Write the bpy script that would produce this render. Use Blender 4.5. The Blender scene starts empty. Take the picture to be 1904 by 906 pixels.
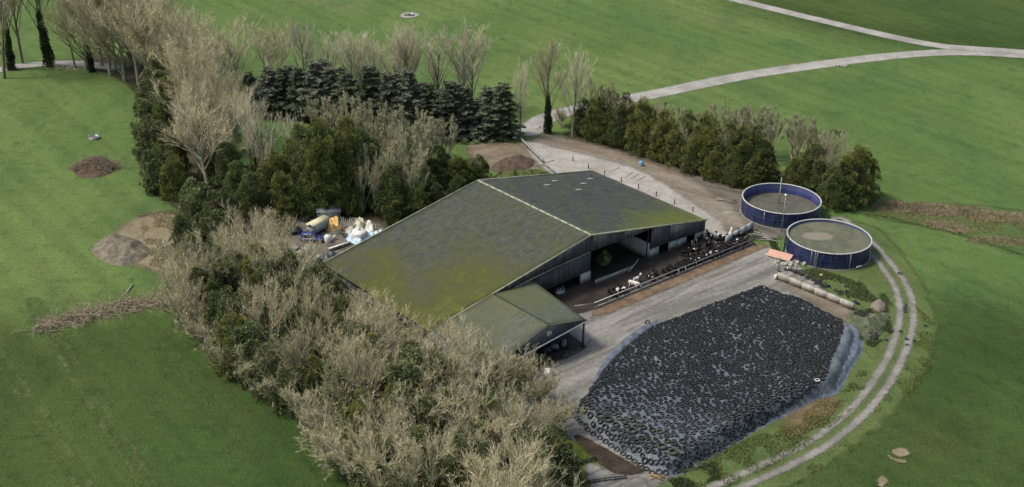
import bpy, math
import numpy as np
from mathutils import Matrix, Vector

# ------------------------------------------------------------------ camera
PW, PH = 1904, 906
F, PITCH, ROLL, CH = 2410.0, math.radians(25.33), math.radians(1.138), 110.0
cp, sp = math.cos(PITCH), math.sin(PITCH)
FW = np.array([0, cp, -sp]); UP0 = np.array([0, sp, cp]); RT0 = np.array([1.0, 0, 0])
cr, sr = math.cos(ROLL), math.sin(ROLL)
RT = cr * RT0 + sr * UP0
UPV = -sr * RT0 + cr * UP0
CAM = np.array([0, 0, CH])
scene = bpy.context.scene
cd = bpy.data.cameras.new('camera'); cam = bpy.data.objects.new('camera', cd)
scene.collection.objects.link(cam); scene.camera = cam
cd.sensor_width = 36; cd.lens = F / PW * 36; cd.clip_start = 1; cd.clip_end = 3000
cam.matrix_world = Matrix(((RT[0], UPV[0], -FW[0], 0), (RT[1], UPV[1], -FW[1], 0), (RT[2], UPV[2], -FW[2], CH), (0, 0, 0, 1)))

# ------------------------------------------------------------------ light
SUN_EL, SUN_AZ = math.radians(56), math.radians(-98)      # azimuth clockwise from +Y (away from camera)
w = bpy.data.worlds.new('World'); scene.world = w; w.use_nodes = True
nt = w.node_tree; bg = nt.nodes['Background']; bg.inputs[1].default_value = 0.10
sky = nt.nodes.new('ShaderNodeTexSky'); sky.sky_type = 'NISHITA'; sky.sun_disc = False
sky.sun_elevation = SUN_EL; sky.sun_rotation = SUN_AZ; sky.air_density = 1.6; sky.dust_density = 5; sky.ozone_density = 1.0
nt.links.new(sky.outputs[0], bg.inputs[0])
sl = bpy.data.lights.new('sun', 'SUN'); sl.energy = 2.1; sl.angle = math.radians(11); sl.color = (1, 0.95, 0.86)
so = bpy.data.objects.new('sun', sl); scene.collection.objects.link(so)
sd_ = Vector((math.sin(SUN_AZ) * math.cos(SUN_EL), math.cos(SUN_AZ) * math.cos(SUN_EL), math.sin(SUN_EL)))
so.rotation_euler = sd_.to_track_quat('Z', 'Y').to_euler()
so.location = (0, 0, 200)
vs = scene.view_settings; vs.view_transform = 'Standard'; vs.look = 'None'; vs.exposure = 0.22; vs.gamma = 1; vs.use_curve_mapping = False
try:
    scene.cycles.max_bounces = 5; scene.cycles.diffuse_bounces = 2; scene.cycles.transparent_max_bounces = 12
    scene.cycles.use_denoising = True
except Exception: pass

# ------------------------------------------------------------------ geometry helpers
def at(px, py, z=0.0):
    "world point at height z seen at photo pixel"
    d = FW * F + RT * (px - PW / 2) - UPV * (py - PH / 2)
    return CAM + d * ((z - CH) / d[2])
def proj(P):
    q = np.asarray(P, float) - CAM; d = q @ FW
    return np.stack([PW / 2 + F * (q @ RT) / d, PH / 2 - F * (q @ UPV) / d], -1)
def height_for(P, topy):
    q = P - CAM; k = (PH / 2 - topy) / F
    return (k * (q @ FW) - q @ UPV) / (UPV[2] - k * FW[2])
BA = 0.712144; CA, SA = math.cos(BA), math.sin(BA)
def Lw(u, v, z=0.0):
    "barn frame (u along the gable, v along the ridge) to world"
    return np.array([u * CA - v * SA, u * SA + v * CA, z])
def toL(P): return np.array([P[0] * CA + P[1] * SA, -P[0] * SA + P[1] * CA])

def tag(o, label=None, cat=None, group=None, kind=None):
    if label: o['label'] = label
    if cat: o['category'] = cat
    if group: o['group'] = group
    if kind: o['kind'] = kind
    return o
def link(o, parent=None):
    scene.collection.objects.link(o)
    if parent: o.parent = parent
    return o
def empty(name, loc=(0, 0, 0), rz=0.0):
    o = bpy.data.objects.new(name, None); o.location = loc; o.rotation_euler = (0, 0, rz); o.empty_display_size = .5
    return link(o)
def mesh(name, V, T=None, Q=None, mats=None, smooth=False, attrs=None):
    me = bpy.data.meshes.new(name)
    V = np.asarray(V, np.float32); me.vertices.add(len(V)); me.vertices.foreach_set('co', V.ravel())
    T = np.zeros((0, 3), np.int32) if T is None or len(T) == 0 else np.asarray(T, np.int32)
    Q = np.zeros((0, 4), np.int32) if Q is None or len(Q) == 0 else np.asarray(Q, np.int32)
    me.loops.add(T.size + Q.size); me.loops.foreach_set('vertex_index', np.concatenate([T.ravel(), Q.ravel()]))
    n = len(T) + len(Q); me.polygons.add(n)
    st = np.concatenate([np.arange(len(T)) * 3, T.size + np.arange(len(Q)) * 4]).astype(np.int32)
    me.polygons.foreach_set('loop_start', st)
    me.polygons.foreach_set('loop_total', np.concatenate([np.full(len(T), 3), np.full(len(Q), 4)]).astype(np.int32))
    me.update(calc_edges=True)
    if smooth: me.polygons.foreach_set('use_smooth', np.ones(n, bool))
    for k, a in (attrs or {}).items():
        at_ = me.attributes.new(k, 'FLOAT', 'POINT'); at_.data.foreach_set('value', np.asarray(a, np.float32))
    if mats is not None: me.materials.append(mats)
    me.validate()
    return me
def obj(name, me, parent=None, loc=(0, 0, 0), rz=0.0, sc=None):
    o = bpy.data.objects.new(name, me); o.location = loc; o.rotation_euler = (0, 0, rz)
    if sc is not None: o.scale = sc
    return link(o, parent)
def copy_tree(o, parent=None):
    c = o.copy(); link(c); c.parent = parent
    for ch in o.children: copy_tree(ch, c)
    return c
def rotm(ax, an):
    return np.array(Matrix.Rotation(an, 3, ax))

class MB:
    def __init__(s): s.V = []; s.T = []; s.Q = []; s.n = 0
    def add(s, V, T=None, Q=None):
        V = np.asarray(V, float); s.V.append(V)
        if T is not None and len(T): s.T.append(np.asarray(T) + s.n)
        if Q is not None and len(Q): s.Q.append(np.asarray(Q) + s.n)
        s.n += len(V); return s
    def box(s, c, size, R=None, taper=1.0):
        x, y, z = [k / 2 for k in size]
        V = np.array([(i * x * (taper if k > 0 else 1), j * y * (taper if k > 0 else 1), k * z) for k in (-1, 1) for j in (-1, 1) for i in (-1, 1)])
        if R is not None:
            if np.isscalar(R): R = rotm('Z', R)
            V = V @ R.T
        return s.add(V + np.array(c), Q=[(0, 2, 3, 1), (4, 5, 7, 6), (0, 1, 5, 4), (2, 6, 7, 3), (0, 4, 6, 2), (1, 3, 7, 5)])
    def beam(s, p, q, wd, ht):
        p = np.array(p, float); q = np.array(q, float); d = q - p; L = np.linalg.norm(d); d /= L
        sdv = np.cross(d, [0, 0, 1.0]); 
        if np.linalg.norm(sdv) < 1e-3: sdv = np.array([1.0, 0, 0])
        sdv /= np.linalg.norm(sdv); u = np.cross(sdv, d)
        return s.box((p + q) / 2, (L, wd, ht), np.stack([d, sdv, u], 1))
    def tube(s, p, q, r, r2=None, n=8, caps=True):
        r2 = r if r2 is None else r2
        p = np.array(p, float); q = np.array(q, float); d = q - p; d /= np.linalg.norm(d)
        a = np.cross(d, [0, 0, 1.0] if abs(d[2]) < .9 else [1.0, 0, 0]); a /= np.linalg.norm(a); b = np.cross(d, a)
        th = np.arange(n) / n * 2 * np.pi; rg = np.outer(np.cos(th), a) + np.outer(np.sin(th), b)
        V = np.concatenate([p + rg * r, q + rg * r2, [p, q]])
        i = np.arange(n); j = (i + 1) % n
        Q = np.stack([i, j, j + n, i + n], 1)
        T = np.concatenate([np.stack([j, i, np.full(n, 2 * n)], 1), np.stack([i + n, j + n, np.full(n, 2 * n + 1)], 1)]) if caps else None
        return s.add(V, T, Q)
    def lathe(s, prof, n=24, c=(0, 0, 0)):
        th = np.arange(n) / n * 2 * np.pi; V = []
        for r, z in prof: V.append(np.stack([np.cos(th) * r, np.sin(th) * r, np.full(n, z)], 1))
        V = np.concatenate(V) + np.array(c); Q = []
        i = np.arange(n); j = (i + 1) % n
        for k in range(len(prof) - 1): Q.append(np.stack([i + k * n, j + k * n, j + (k + 1) * n, i + (k + 1) * n], 1))
        return s.add(V, Q=np.concatenate(Q))
    def poly(s, pts):
        "fan polygon"
        pts = np.asarray(pts, float); n = len(pts)
        if n == 4: return s.add(pts, Q=[(0, 1, 2, 3)])
        return s.add(pts, T=[(0, i, i + 1) for i in range(1, n - 1)])
    def slab(s, pts, off):
        "thick convex polygon: pts and the same pts moved by off"
        pts = np.asarray(pts, float); n = len(pts); V = np.concatenate([pts, pts + np.array(off)])
        i = np.arange(n); j = (i + 1) % n
        T = [(0, k, k + 1) for k in range(1, n - 1)] + [(n, n + k + 1, n + k) for k in range(1, n - 1)]
        return s.add(V, T, np.stack([i, i + n, j + n, j], 1))
    def build(s, name, m, parent=None, loc=(0, 0, 0), rz=0.0, smooth=False, jitter=0):
        V = np.concatenate(s.V)
        me = mesh(name, V, np.concatenate(s.T) if s.T else None, np.concatenate(s.Q) if s.Q else None, m, smooth)
        return obj(name, me, parent, loc, rz)

# ------------------------------------------------------------------ materials
def NN(nt, t, **kw):
    n = nt.nodes.new('ShaderNode' + t)
    for k, v in kw.items(): setattr(n, k, v)
    return n
class Mat:
    "small wrapper for building node materials"
    def __init__(s, name, rough=.85, spec=.25):
        s.m = bpy.data.materials.new(name); s.m.use_nodes = True; s.nt = s.m.node_tree
        s.b = s.nt.nodes['Principled BSDF']; s.b.inputs['Roughness'].default_value = rough
        s.b.inputs['Specular IOR Level'].default_value = spec
        s.tc = NN(s.nt, 'TexCoord').outputs['Object']
    def L(s, a, b): s.nt.links.new(a, b)
    def val(s, inp, v):
        if isinstance(v, (int, float)): inp.default_value = v
        elif isinstance(v, tuple): inp.default_value = (*v, 1) if len(v) == 3 and len(inp.default_value) == 4 else v
        else: s.L(v, inp)
    def map(s, scale=(1, 1, 1), rot=(0, 0, 0), loc=(0, 0, 0), src=None):
        n = NN(s.nt, 'Mapping'); s.L(src or s.tc, n.inputs[0])
        n.inputs['Scale'].default_value = scale; n.inputs['Rotation'].default_value = rot; n.inputs['Location'].default_value = loc
        return n.outputs[0]
    def noise(s, scale, detail=4, rough=.55, vec=None, dist=0):
        n = NN(s.nt, 'TexNoise'); s.L(vec or s.tc, n.inputs['Vector'])
        n.inputs['Scale'].default_value = scale; n.inputs['Detail'].default_value = detail; n.inputs['Roughness'].default_value = rough; n.inputs['Distortion'].default_value = dist
        return n.outputs['Fac']
    def ramp(s, v, lo, hi, a=0.0, b=1.0, smooth=True):
        n = NN(s.nt, 'MapRange'); n.interpolation_type = 'SMOOTHSTEP' if smooth else 'LINEAR'
        s.val(n.inputs[0], v); n.inputs[1].default_value = lo; n.inputs[2].default_value = hi; n.inputs[3].default_value = a; n.inputs[4].default_value = b
        return n.outputs[0]
    def mix(s, f, a, b):
        n = NN(s.nt, 'Mix', data_type='RGBA'); s.val(n.inputs[0], f); s.val(n.inputs[6], a); s.val(n.inputs[7], b); return n.outputs[2]
    def mul(s, a, f):
        n = NN(s.nt, 'Mix', data_type='RGBA', blend_type='MULTIPLY'); n.inputs[0].default_value = 1; s.val(n.inputs[6], a)
        c = NN(s.nt, 'CombineColor'); [s.val(c.inputs[i], f) for i in range(3)]; s.L(c.outputs[0], n.inputs[7]); return n.outputs[2]
    def math(s, op, a, b=0.0):
        n = NN(s.nt, 'Math', operation=op); s.val(n.inputs[0], a); s.val(n.inputs[1], b); return n.outputs[0]
    def attr(s, name): return NN(s.nt, 'Attribute', attribute_name=name).outputs['Fac']
    def rnd(s): return NN(s.nt, 'ObjectInfo').outputs['Random']
    def sep(s, src=None):
        n = NN(s.nt, 'SeparateXYZ'); s.L(src or s.tc, n.inputs[0]); return n.outputs
    def color(s, c): s.val(s.b.inputs['Base Color'], c); return s
    def bump(s, h, strength=.5, dist=.1):
        n = NN(s.nt, 'Bump'); s.val(n.inputs['Height'], h); n.inputs['Strength'].default_value = strength; n.inputs['Distance'].default_value = dist
        s.L(n.outputs[0], s.b.inputs['Normal']); return s
    def alpha(s, v): s.val(s.b.inputs['Alpha'], v); return s
def plain(name, c, rough=.7, var=.18, scale=3.0, spec=.25, metal=0.0, dirt=None):
    m = Mat(name, rough, spec); n = m.noise(scale, 5, .6)
    col = m.mix(m.ramp(n, .3, .7), tuple(k * (1 - var) for k in c), tuple(min(1, k * (1 + var)) for k in c))
    if dirt: col = m.mix(m.ramp(m.noise(scale * .4, 4, .65), .5, .72, 0, .8), col, dirt)
    m.color(col); m.b.inputs['Metallic'].default_value = metal
    m.bump(n, .3, .02)
    return m.m

def two(name, a, b, scale=.3, fine=2.0, rough=.9, bump=.4, lo=.38, hi=.62, edge=None, soft=.6, amp=2.0, escale=.35, stretch=(1, 1, 1), rot=0.0, streak=None, dist=.15):
    "mottled ground sheet, with optional ragged edge from the sd attribute"
    m = Mat(name, rough, .15)
    v = m.map(stretch, src=m.map(rot=(0, 0, rot)))
    big = m.noise(scale, 5, .6, v, .4); fn = m.noise(fine, 5, .65)
    f = m.math('ADD', m.math('MULTIPLY', big, .65), m.math('MULTIPLY', fn, .35))
    col = m.mix(m.ramp(f, lo, hi), a, b)
    if streak:
        sc, ro, cc, amt = streak
        sv = m.map(sc, src=m.map(rot=(0, 0, ro))); col = m.mix(m.ramp(m.noise(1.0, 4, .6, sv, .3), .48, .66, 0, amt), col, cc)
    col = m.mul(col, m.ramp(m.noise(fine * 2.2, 3, .6), .2, .8, .8, 1.2, False))
    m.color(col); m.bump(fn, bump, dist)
    if edge:
        e = m.math('ADD', m.attr('sd'), m.math('MULTIPLY', m.math('SUBTRACT', m.noise(escale, 6, .65), .5), amp))
        m.alpha(m.ramp(e, -soft, soft))
    return m.m

def grass_mat(name, base, alt, dark, dry, edge=False, soft=1.0, amp=3.0):
    m = Mat(name, .95, .1)
    v = m.map((1, .55, 1), (0, 0, .25))
    n1 = m.noise(.011, 4, .55, v, .6); n2 = m.noise(.06, 5, .6, v, .5); n3 = m.noise(.45, 6, .7, v); n4 = m.noise(2.6, 4, .7)
    c = m.mix(m.ramp(n1, .36, .62), base, alt)
    c = m.mix(m.ramp(n2, .45, .75, 0, .6), c, dark)
    c = m.mix(m.ramp(n3, .5, .72, 0, .75), c, dark)
    c = m.mix(m.ramp(m.noise(.32, 6, .75, m.map((.6, 1.5, 1), loc=(31, 7, 0))), .52, .7, 0, .6), c, alt)
    c = m.mix(m.ramp(m.noise(.025, 5, .6, m.map((1, 1, 1), (0, 0, 1), (40, 3, 0))), .56, .75, 0, .5), c, dry)
    c = m.mix(m.ramp(m.noise(.16, 6, .75, m.map((.5, 1.3, 1))), .54, .68, 0, .55), c, dark)
    c = m.mix(m.ramp(m.noise(1.3, 4, .7, m.map(loc=(5, 50, 0))), .6, .72, 0, .6), c, dark)
    ln = m.noise(.28, 2, .5, m.map((.03, 1, 1), src=m.map(rot=(0, 0, .9)))); c = m.mul(c, m.ramp(ln, .35, .65, .93, 1.08))
    c = m.mul(c, m.ramp(n4, .2, .8, .6, 1.4, False))
    c = m.mul(c, m.ramp(m.noise(.8, 3, .6, m.map((.35, 2.2, 1), (0, 0, .12))), .3, .7, .88, 1.1, False))
    m.color(c); m.bump(m.math('ADD', n4, m.math('MULTIPLY', n3, 2.0)), .7, .35)
    if edge:
        e = m.math('ADD', m.attr('sd'), m.math('MULTIPLY', m.math('SUBTRACT', m.noise(.25, 6, .7), .5), amp))
        m.alpha(m.ramp(e, -soft, soft))
    return m.m

G_MAIN = grass_mat('pasture_grass', (.100, .168, .052), (.146, .208, .066), (.056, .116, .040), (.18, .205, .088))
G_DARK_VIGNETTE = grass_mat('dark_pasture_vignette', (.058, .104, .030), (.078, .122, .034), (.036, .074, .022), (.10, .12, .04), True, 22, 16)  # dark sward; also paints vignette corner darkening into the lower fields
G_ROUGH = grass_mat('rough_verge', (.095, .148, .050), (.135, .172, .060), (.060, .108, .038), (.20, .19, .095), True, .8, 3)
G_YEL = grass_mat('mossy_grass', (.12, .15, .03), (.16, .17, .04), (.07, .10, .03), (.2, .17, .07), True, .6, 2)
M_WOODFLOOR = two('leaf_litter', (.045, .045, .025), (.085, .075, .045), .2, 1.2, edge=True, soft=1.2, amp=5, escale=.3)
M_CONC = two('yard_concrete', (.17, .165, .15), (.30, .29, .265), .12, 1.2, rough=.62, edge=True, soft=.5, amp=2.0, bump=.15, lo=.4, hi=.6, stretch=(.5, 2.0, 1), rot=-BA, streak=((.06, .8, 1), -BA, (.12, .11, .095), .75))
M_PALE = two('pale_concrete', (.29, .275, .25), (.43, .42, .395), .1, .9, edge=True, soft=1.0, amp=3.4, bump=.1, lo=.35, hi=.65, streak=((.08, .5, 1), .3, (.32, .27, .21), .5))
M_LANE = two('muddy_lane', (.175, .14, .105), (.27, .24, .20), .12, 1.0, rough=.6, edge=True, soft=1.8, amp=4.5, bump=.3, stretch=(.6, 1.6, 1), rot=.5)
M_MUD = two('dark_mud', (.095, .085, .07), (.17, .155, .13), .1, .9, edge=True, soft=1.2, amp=3, bump=.3, stretch=(.5, 2, 1), rot=.5, streak=((.1, .5, 1), .5, (.25, .23, .2), .5))
M_PEN = two('slurry_floor', (.034, .029, .025), (.066, .056, .048), .3, 2, edge=True, soft=.3, amp=.6, bump=.3, rough=.55)
M_FEED = two('spilled_feed', (.125, .085, .055), (.225, .165, .11), .5, 3, edge=True, soft=.45, amp=2.2, bump=.5, escale=.5)
M_ROAD = two('gravel_road', (.28, .27, .25), (.42, .41, .385), .15, 1.4, edge=True, soft=.5, amp=1.2, bump=.25)
M_TRACK = two('gravel_rut', (.19, .185, .165), (.30, .29, .265), .25, 1.8, edge=True, soft=.4, amp=1.1, bump=.3, escale=.8)
M_SOIL = two('bare_soil', (.14, .115, .08), (.25, .215, .155), .2, 1.3, edge=True, soft=1.0, amp=3.5, bump=.5)
M_DIRTG = two('trodden_ground', (.17, .15, .085), (.27, .23, .16), .15, 1.0, edge=True, soft=2.0, amp=5, bump=.4, escale=.2)
M_MUCK = two('dark_muck', (.035, .027, .020), (.075, .058, .043), .5, 3, edge=True, soft=.3, amp=1.0, bump=.8)
M_RUSH = two('dry_rushes_ground', (.15, .12, .06), (.24, .18, .11), .25, 2, edge=True, soft=1.2, amp=4, bump=.5)

# ------------------------------------------------------------------ ground
def poly_sd(P, poly):
    "signed distance, positive inside"
    P = np.asarray(P, float); poly = np.asarray(poly, float); a = poly; b = np.roll(poly, -1, 0)
    d2 = np.full(len(P), 1e18); ins = np.zeros(len(P), bool)
    for (ax, ay), (bx, by) in zip(a, b):
        ex, ey = bx - ax, by - ay; wx = P[:, 0] - ax; wy = P[:, 1] - ay
        t = np.clip((wx * ex + wy * ey) / (ex * ex + ey * ey + 1e-12), 0, 1)
        d2 = np.minimum(d2, (wx - t * ex) ** 2 + (wy - t * ey) ** 2)
        c = (ay > P[:, 1]) != (by > P[:, 1])
        if by != ay: ins ^= c & (P[:, 0] < (bx - ax) * (P[:, 1] - ay) / (by - ay) + ax)
    return np.where(ins, 1, -1) * np.sqrt(d2)
def line_dist(P, line):
    d2 = np.full(len(P), 1e18)
    for (ax, ay), (bx, by) in zip(line[:-1], line[1:]):
        ex, ey = bx - ax, by - ay; wx = P[:, 0] - ax; wy = P[:, 1] - ay
        t = np.clip((wx * ex + wy * ey) / (ex * ex + ey * ey + 1e-12), 0, 1)
        d2 = np.minimum(d2, (wx - t * ex) ** 2 + (wy - t * ey) ** 2)
    return np.sqrt(d2)
def smooth_line(pts, closed=False, k=3):
    p = np.asarray(pts, float)
    for _ in range(k):
        if closed:
            q = np.roll(p, -1, 0); p = np.stack([.75 * p + .25 * q, .25 * p + .75 * q], 1).reshape(-1, 2)
        else:
            a, b = p[:-1], p[1:]; m = np.stack([.75 * a + .25 * b, .25 * a + .75 * b], 1).reshape(-1, 2); p = np.concatenate([p[:1], m, p[-1:]])
    return p
def PX(pts, z=0.0): return np.array([at(x, y, z)[:2] for x, y in pts])
def grid_sheet(name, sdf, bb, cell, z, m, margin, zf=None, kind='structure'):
    x0, y0, x1, y1 = bb; nx = int((x1 - x0) / cell) + 2; ny = int((y1 - y0) / cell) + 2
    X, Y = np.meshgrid(x0 + np.arange(nx) * cell, y0 + np.arange(ny) * cell); P = np.stack([X.ravel(), Y.ravel()], 1)
    sd = sdf(P); idx = np.arange(nx * ny).reshape(ny, nx)
    Q = np.stack([idx[:-1, :-1], idx[:-1, 1:], idx[1:, 1:], idx[1:, :-1]], -1).reshape(-1, 4)
    keep = (sd[Q] > -margin).any(1); Q = Q[keep]
    used = np.zeros(nx * ny, bool); used[Q.ravel()] = True; mp = np.cumsum(used) - 1
    Z = np.full(nx * ny, z) if zf is None else zf(P, sd)
    V = np.column_stack([P, Z])[used]
    me = mesh(name, V, None, mp[Q], m, True, {'sd': sd[used]})
    o = obj(name, me)
    if kind: tag(o, kind=kind)
    return o
zlev = [0.0]
def patch(name, pts, m, margin=3.0, cell=None, raw=False):
    zlev[0] += .005
    pl = np.asarray(pts, float) if raw else PX(pts); pl = smooth_line(pl, True, 2) if not raw else pl
    mn = pl.min(0) - margin - 1; mx = pl.max(0) + margin + 1
    c = cell or max(.8, (mx - mn).max() / 110)
    return grid_sheet(name, lambda P: poly_sd(P, pl), (*mn, *mx), c, zlev[0], m, margin)
def ribbon(name, pts, half, m, margin=1.5, ruts=None, cell=.7):
    zlev[0] += .005
    ln = smooth_line(PX(pts), False, 3); mn = ln.min(0) - 6; mx = ln.max(0) + 6
    def sdf(P):
        d = line_dist(P, ln)
        return half - d if ruts is None else half - abs(d - ruts)
    return grid_sheet(name, sdf, (*mn, *mx), cell, zlev[0], m, margin)

gb = MB()
gb.poly([(-900, -100, 0), (900, -100, 0), (900, 1500, 0), (-900, 1500, 0)])
tag(gb.build('field', G_MAIN), kind='structure')
patch('upper_field', [(1360, -12), (1500, 40), (1740, 84), (2000, 100), (2200, -60), (1500, -120)], G_DARK_VIGNETTE, 30, 4)
patch('lower_pasture_vignette', [(-120, 640), (60, 640), (330, 600), (420, 690), (560, 790), (700, 960), (-100, 1100)], G_DARK_VIGNETTE, 30, 2.5)  # vignette falloff at lower left painted as darker soft-edged grass
patch('lower_field_vignette', [(1470, 960), (1640, 800), (1730, 690), (1760, 600), (1830, 600), (2050, 620), (2100, 1100)], G_DARK_VIGNETTE, 30, 2.5)  # lower right corner darkening of the lens, put into the grass colour
patch('verge', [(1620, 410), (1680, 470), (1735, 560), (1745, 640), (1700, 720), (1640, 790), (1560, 850), (1440, 925), (1230, 930), (1200, 880), (1400, 790), (1540, 730), (1590, 640), (1440, 520), (1450, 480), (1500, 420)], G_ROUGH, 4)
patch('rushy_ground', [(1600, 400), (1640, 385), (1780, 375), (1960, 400), (2000, 480), (1880, 465), (1760, 425), (1650, 412)], G_ROUGH, 4)
patch('woodland_floor', [(150, 118), (260, 160), (262, 250), (280, 360), (345, 395), (330, 470), (330, 600), (420, 690), (560, 770), (640, 860), (700, 1000), (1080, 1010), (1060, 830), (960, 780), (780, 640), (620, 520), (520, 480), (560, 430), (460, 330), (380, 240), (330, 150), (200, 90)], M_WOODFLOOR, 4, 1.6)
patch('spinney_floor', [(500, 300), (600, 260), (800, 290), (900, 330), (900, 400), (620, 450), (500, 420)], M_WOODFLOOR, 3)
patch('shelterbelt_floor', [(450, 205), (560, 200), (760, 235), (950, 245), (950, 262), (760, 258), (560, 225), (450, 218)], M_WOODFLOOR, 2)
patch('hedge_floor', [(1060, 235), (1200, 262), (1400, 310), (1600, 350), (1600, 395), (1440, 360), (1300, 330), (1150, 290), (1050, 262)], M_WOODFLOOR, 3)
patch('trodden_ground', [(255, 400), (330, 390), (370, 430), (380, 500), (330, 520), (270, 500), (215, 480), (200, 445)], M_DIRTG, 5)
patch('soil_ground', [(860, 268), (940, 262), (990, 275), (1010, 310), (985, 325), (925, 322), (880, 300)], M_SOIL, 3)
patch('back_yard', [(520, 440), (560, 400), (700, 405), (730, 440), (640, 520), (560, 500)], M_MUD, 3)
patch('mud_yard', [(1180, 292), (1300, 322), (1400, 350), (1450, 370), (1470, 440), (1400, 450), (1340, 420), (1250, 340)], M_MUD, 4)
ribbon('farm_road', [(985, 246), (1005, 222), (1060, 206), (1140, 190), (1240, 171), (1330, 151), (1420, 135), (1520, 121), (1620, 108), (1740, 97), (1850, 99), (2000, 112)], 2.9, M_ROAD)
ribbon('country_road', [(1250, -30), (1400, 8), (1500, 32), (1600, 56), (1700, 78), (1760, 88), (1850, 94), (2000, 104)], 2.6, M_ROAD)
ribbon('lane', [(-60, 140), (0, 130), (60, 120), (140, 117), (210, 126)], 2.3, M_ROAD)
patch('mud_lane', [(975, 262), (1010, 248), (1060, 258), (1130, 277), (1200, 297), (1270, 325), (1330, 360), (1385, 400), (1400, 440), (1330, 430), (1300, 400), (1200, 345), (1060, 290)], M_LANE, 2.5)
patch('concrete_apron', [(966, 262), (1000, 266), (1080, 286), (1160, 305), (1215, 330), (1262, 360), (1300, 385), (1335, 408), (1360, 440), (1310, 450), (1100, 335), (1020, 330)], M_PALE, 1.5)
ribbon('track', [(1180, 985), (1290, 935), (1370, 898), (1450, 864), (1530, 822), (1600, 764), (1650, 697), (1680, 630), (1688, 580), (1678, 535), (1650, 495), (1622, 462), (1590, 430), (1560, 410)], .62, M_TRACK, 1.2, 1.2, .4)
patch('yard', [(960, 800), (975, 730), (990, 660), (960, 600), (1000, 560), (1100, 572), (1250, 510), (1400, 452), (1440, 462), (1480, 488), (1520, 530), (1600, 600), (1560, 640), (1300, 820), (1240, 900), (1120, 960), (1080, 930), (1130, 870), (1060, 812), (1010, 805)], M_CONC, 2)
patch('muck_strip', [(1062, 812), (1078, 808), (1130, 838), (1190, 872), (1205, 880), (1150, 888), (1110, 860)], M_MUCK, 1, .5)
patch('mossy_bank', [(960, 800), (1010, 800), (1062, 815), (1100, 850), (1130, 880), (1080, 920), (1000, 960), (930, 880)], G_YEL, 3)
patch('pen_floor', [Lw(u, v)[:2] for u, v in ((128, 160), (186, 160), (186.5, 153.5), (190.5, 149), (190, 145.6), (143.5, 145.6), (136, 148), (134, 154))], M_PEN, 1, .6, raw=True)
patch('feed_strip', [Lw(u, v)[:2] for u, v in ((145, 145.4), (170, 145.5), (190.5, 145.6), (191, 143.4), (170, 143.0), (148, 142.9), (143, 143.6))], M_FEED, 2, .6, raw=True)
ribbon('wheel_tracks', [(60, 560), (110, 640), (170, 740), (230, 830), (290, 930)], .22, G_ROUGH, 1.0, .95, .6)
ribbon('wheel_marks', [(-20, 640), (50, 740), (120, 850), (170, 930)], .22, G_ROUGH, 1.0, .95, .6)
M_BARE = two('bare_scrape', (.16, .145, .085), (.28, .24, .17), .5, 1.8, edge=True, soft=.25, amp=1.6, bump=.4, escale=.9)
patch('bare_patch', [(1650, 840), (1680, 832), (1694, 846), (1672, 852)], M_BARE, 1.0, .3)
patch('bare_strip', [(1650, 846), (1668, 856), (1690, 858), (1676, 864), (1656, 856)], M_BARE, 1.0, .3)
patch('worn_patch', [(1630, 890), (1642, 884), (1652, 900), (1638, 912)], M_BARE, 1.0, .3)
patch('dry_bank', [(1490, 760), (1540, 740), (1560, 745), (1530, 775), (1480, 800), (1450, 800)], M_RUSH, 2, .6)

# ------------------------------------------------------------------ trees
def unit(a): return a / (np.linalg.norm(a, axis=-1, keepdims=True) + 1e-9)
class Br:
    "a set of curved branches: p(t) = P + D*L*t + C*t*t"
    def __init__(s, P, D, L, R, C): s.P, s.D, s.L, s.R, s.C = P, unit(D), L, R, C
    def at(s, i, t): t = t[:, None]; return s.P[i] + s.D[i] * s.L[i][:, None] * t + s.C[i] * t * t
    def tan(s, i, t): return unit(s.D[i] * s.L[i][:, None] + 2 * s.C[i] * t[:, None])
def children(rng, b, n, t0, t1, spread, up, lf, rf, bend, ls=.25):
    k = len(b.L); i = np.repeat(np.arange(k), n); t = rng.uniform(t0, t1, k * n)
    T = b.tan(i, t); rv = unit(rng.normal(size=(k * n, 3))); side = unit(rv - (rv * T).sum(1, keepdims=True) * T)
    ang = rng.normal(spread, .18, k * n)[:, None]
    D = unit(T * np.cos(ang) + side * np.sin(ang)); D = unit(D + np.array([0, 0, up]))
    L = b.L[i] * lf * (1.15 - .55 * t) * rng.uniform(1 - ls, 1 + ls, k * n)
    C = np.column_stack([rng.normal(0, .1, k * n), rng.normal(0, .1, k * n), np.full(k * n, bend)]) * L[:, None]
    return Br(b.at(i, t), D, L, b.R[i] * rf * (1.1 - .5 * t), C)
def limb_mesh(b, segs, sides, tip=.35):
    k = len(b.L); V = []; ii = np.arange(k); th = np.arange(sides) / sides * 2 * np.pi
    a = unit(np.cross(b.D, np.array([.31, .17, .93]))); c = np.cross(b.D, a)
    for s_ in range(segs + 1):
        t = s_ / segs; p = b.at(ii, np.full(k, t)); r = b.R * (1 - (1 - tip) * t)
        V.append(p[:, None] + (np.cos(th)[None, :, None] * a[:, None] + np.sin(th)[None, :, None] * c[:, None]) * r[:, None, None])
    V = np.stack(V, 1); base = (np.arange(k) * (segs + 1) * sides)[:, None, None]
    s0 = (np.arange(segs) * sides)[None, :, None]; q = np.arange(sides)[None, None]; q2 = (q + 1) % sides
    Q = np.stack([base + s0 + q, base + s0 + q2, base + s0 + sides + q2, base + s0 + sides + q], -1).reshape(-1, 4)
    return V.reshape(-1, 3), Q
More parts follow.
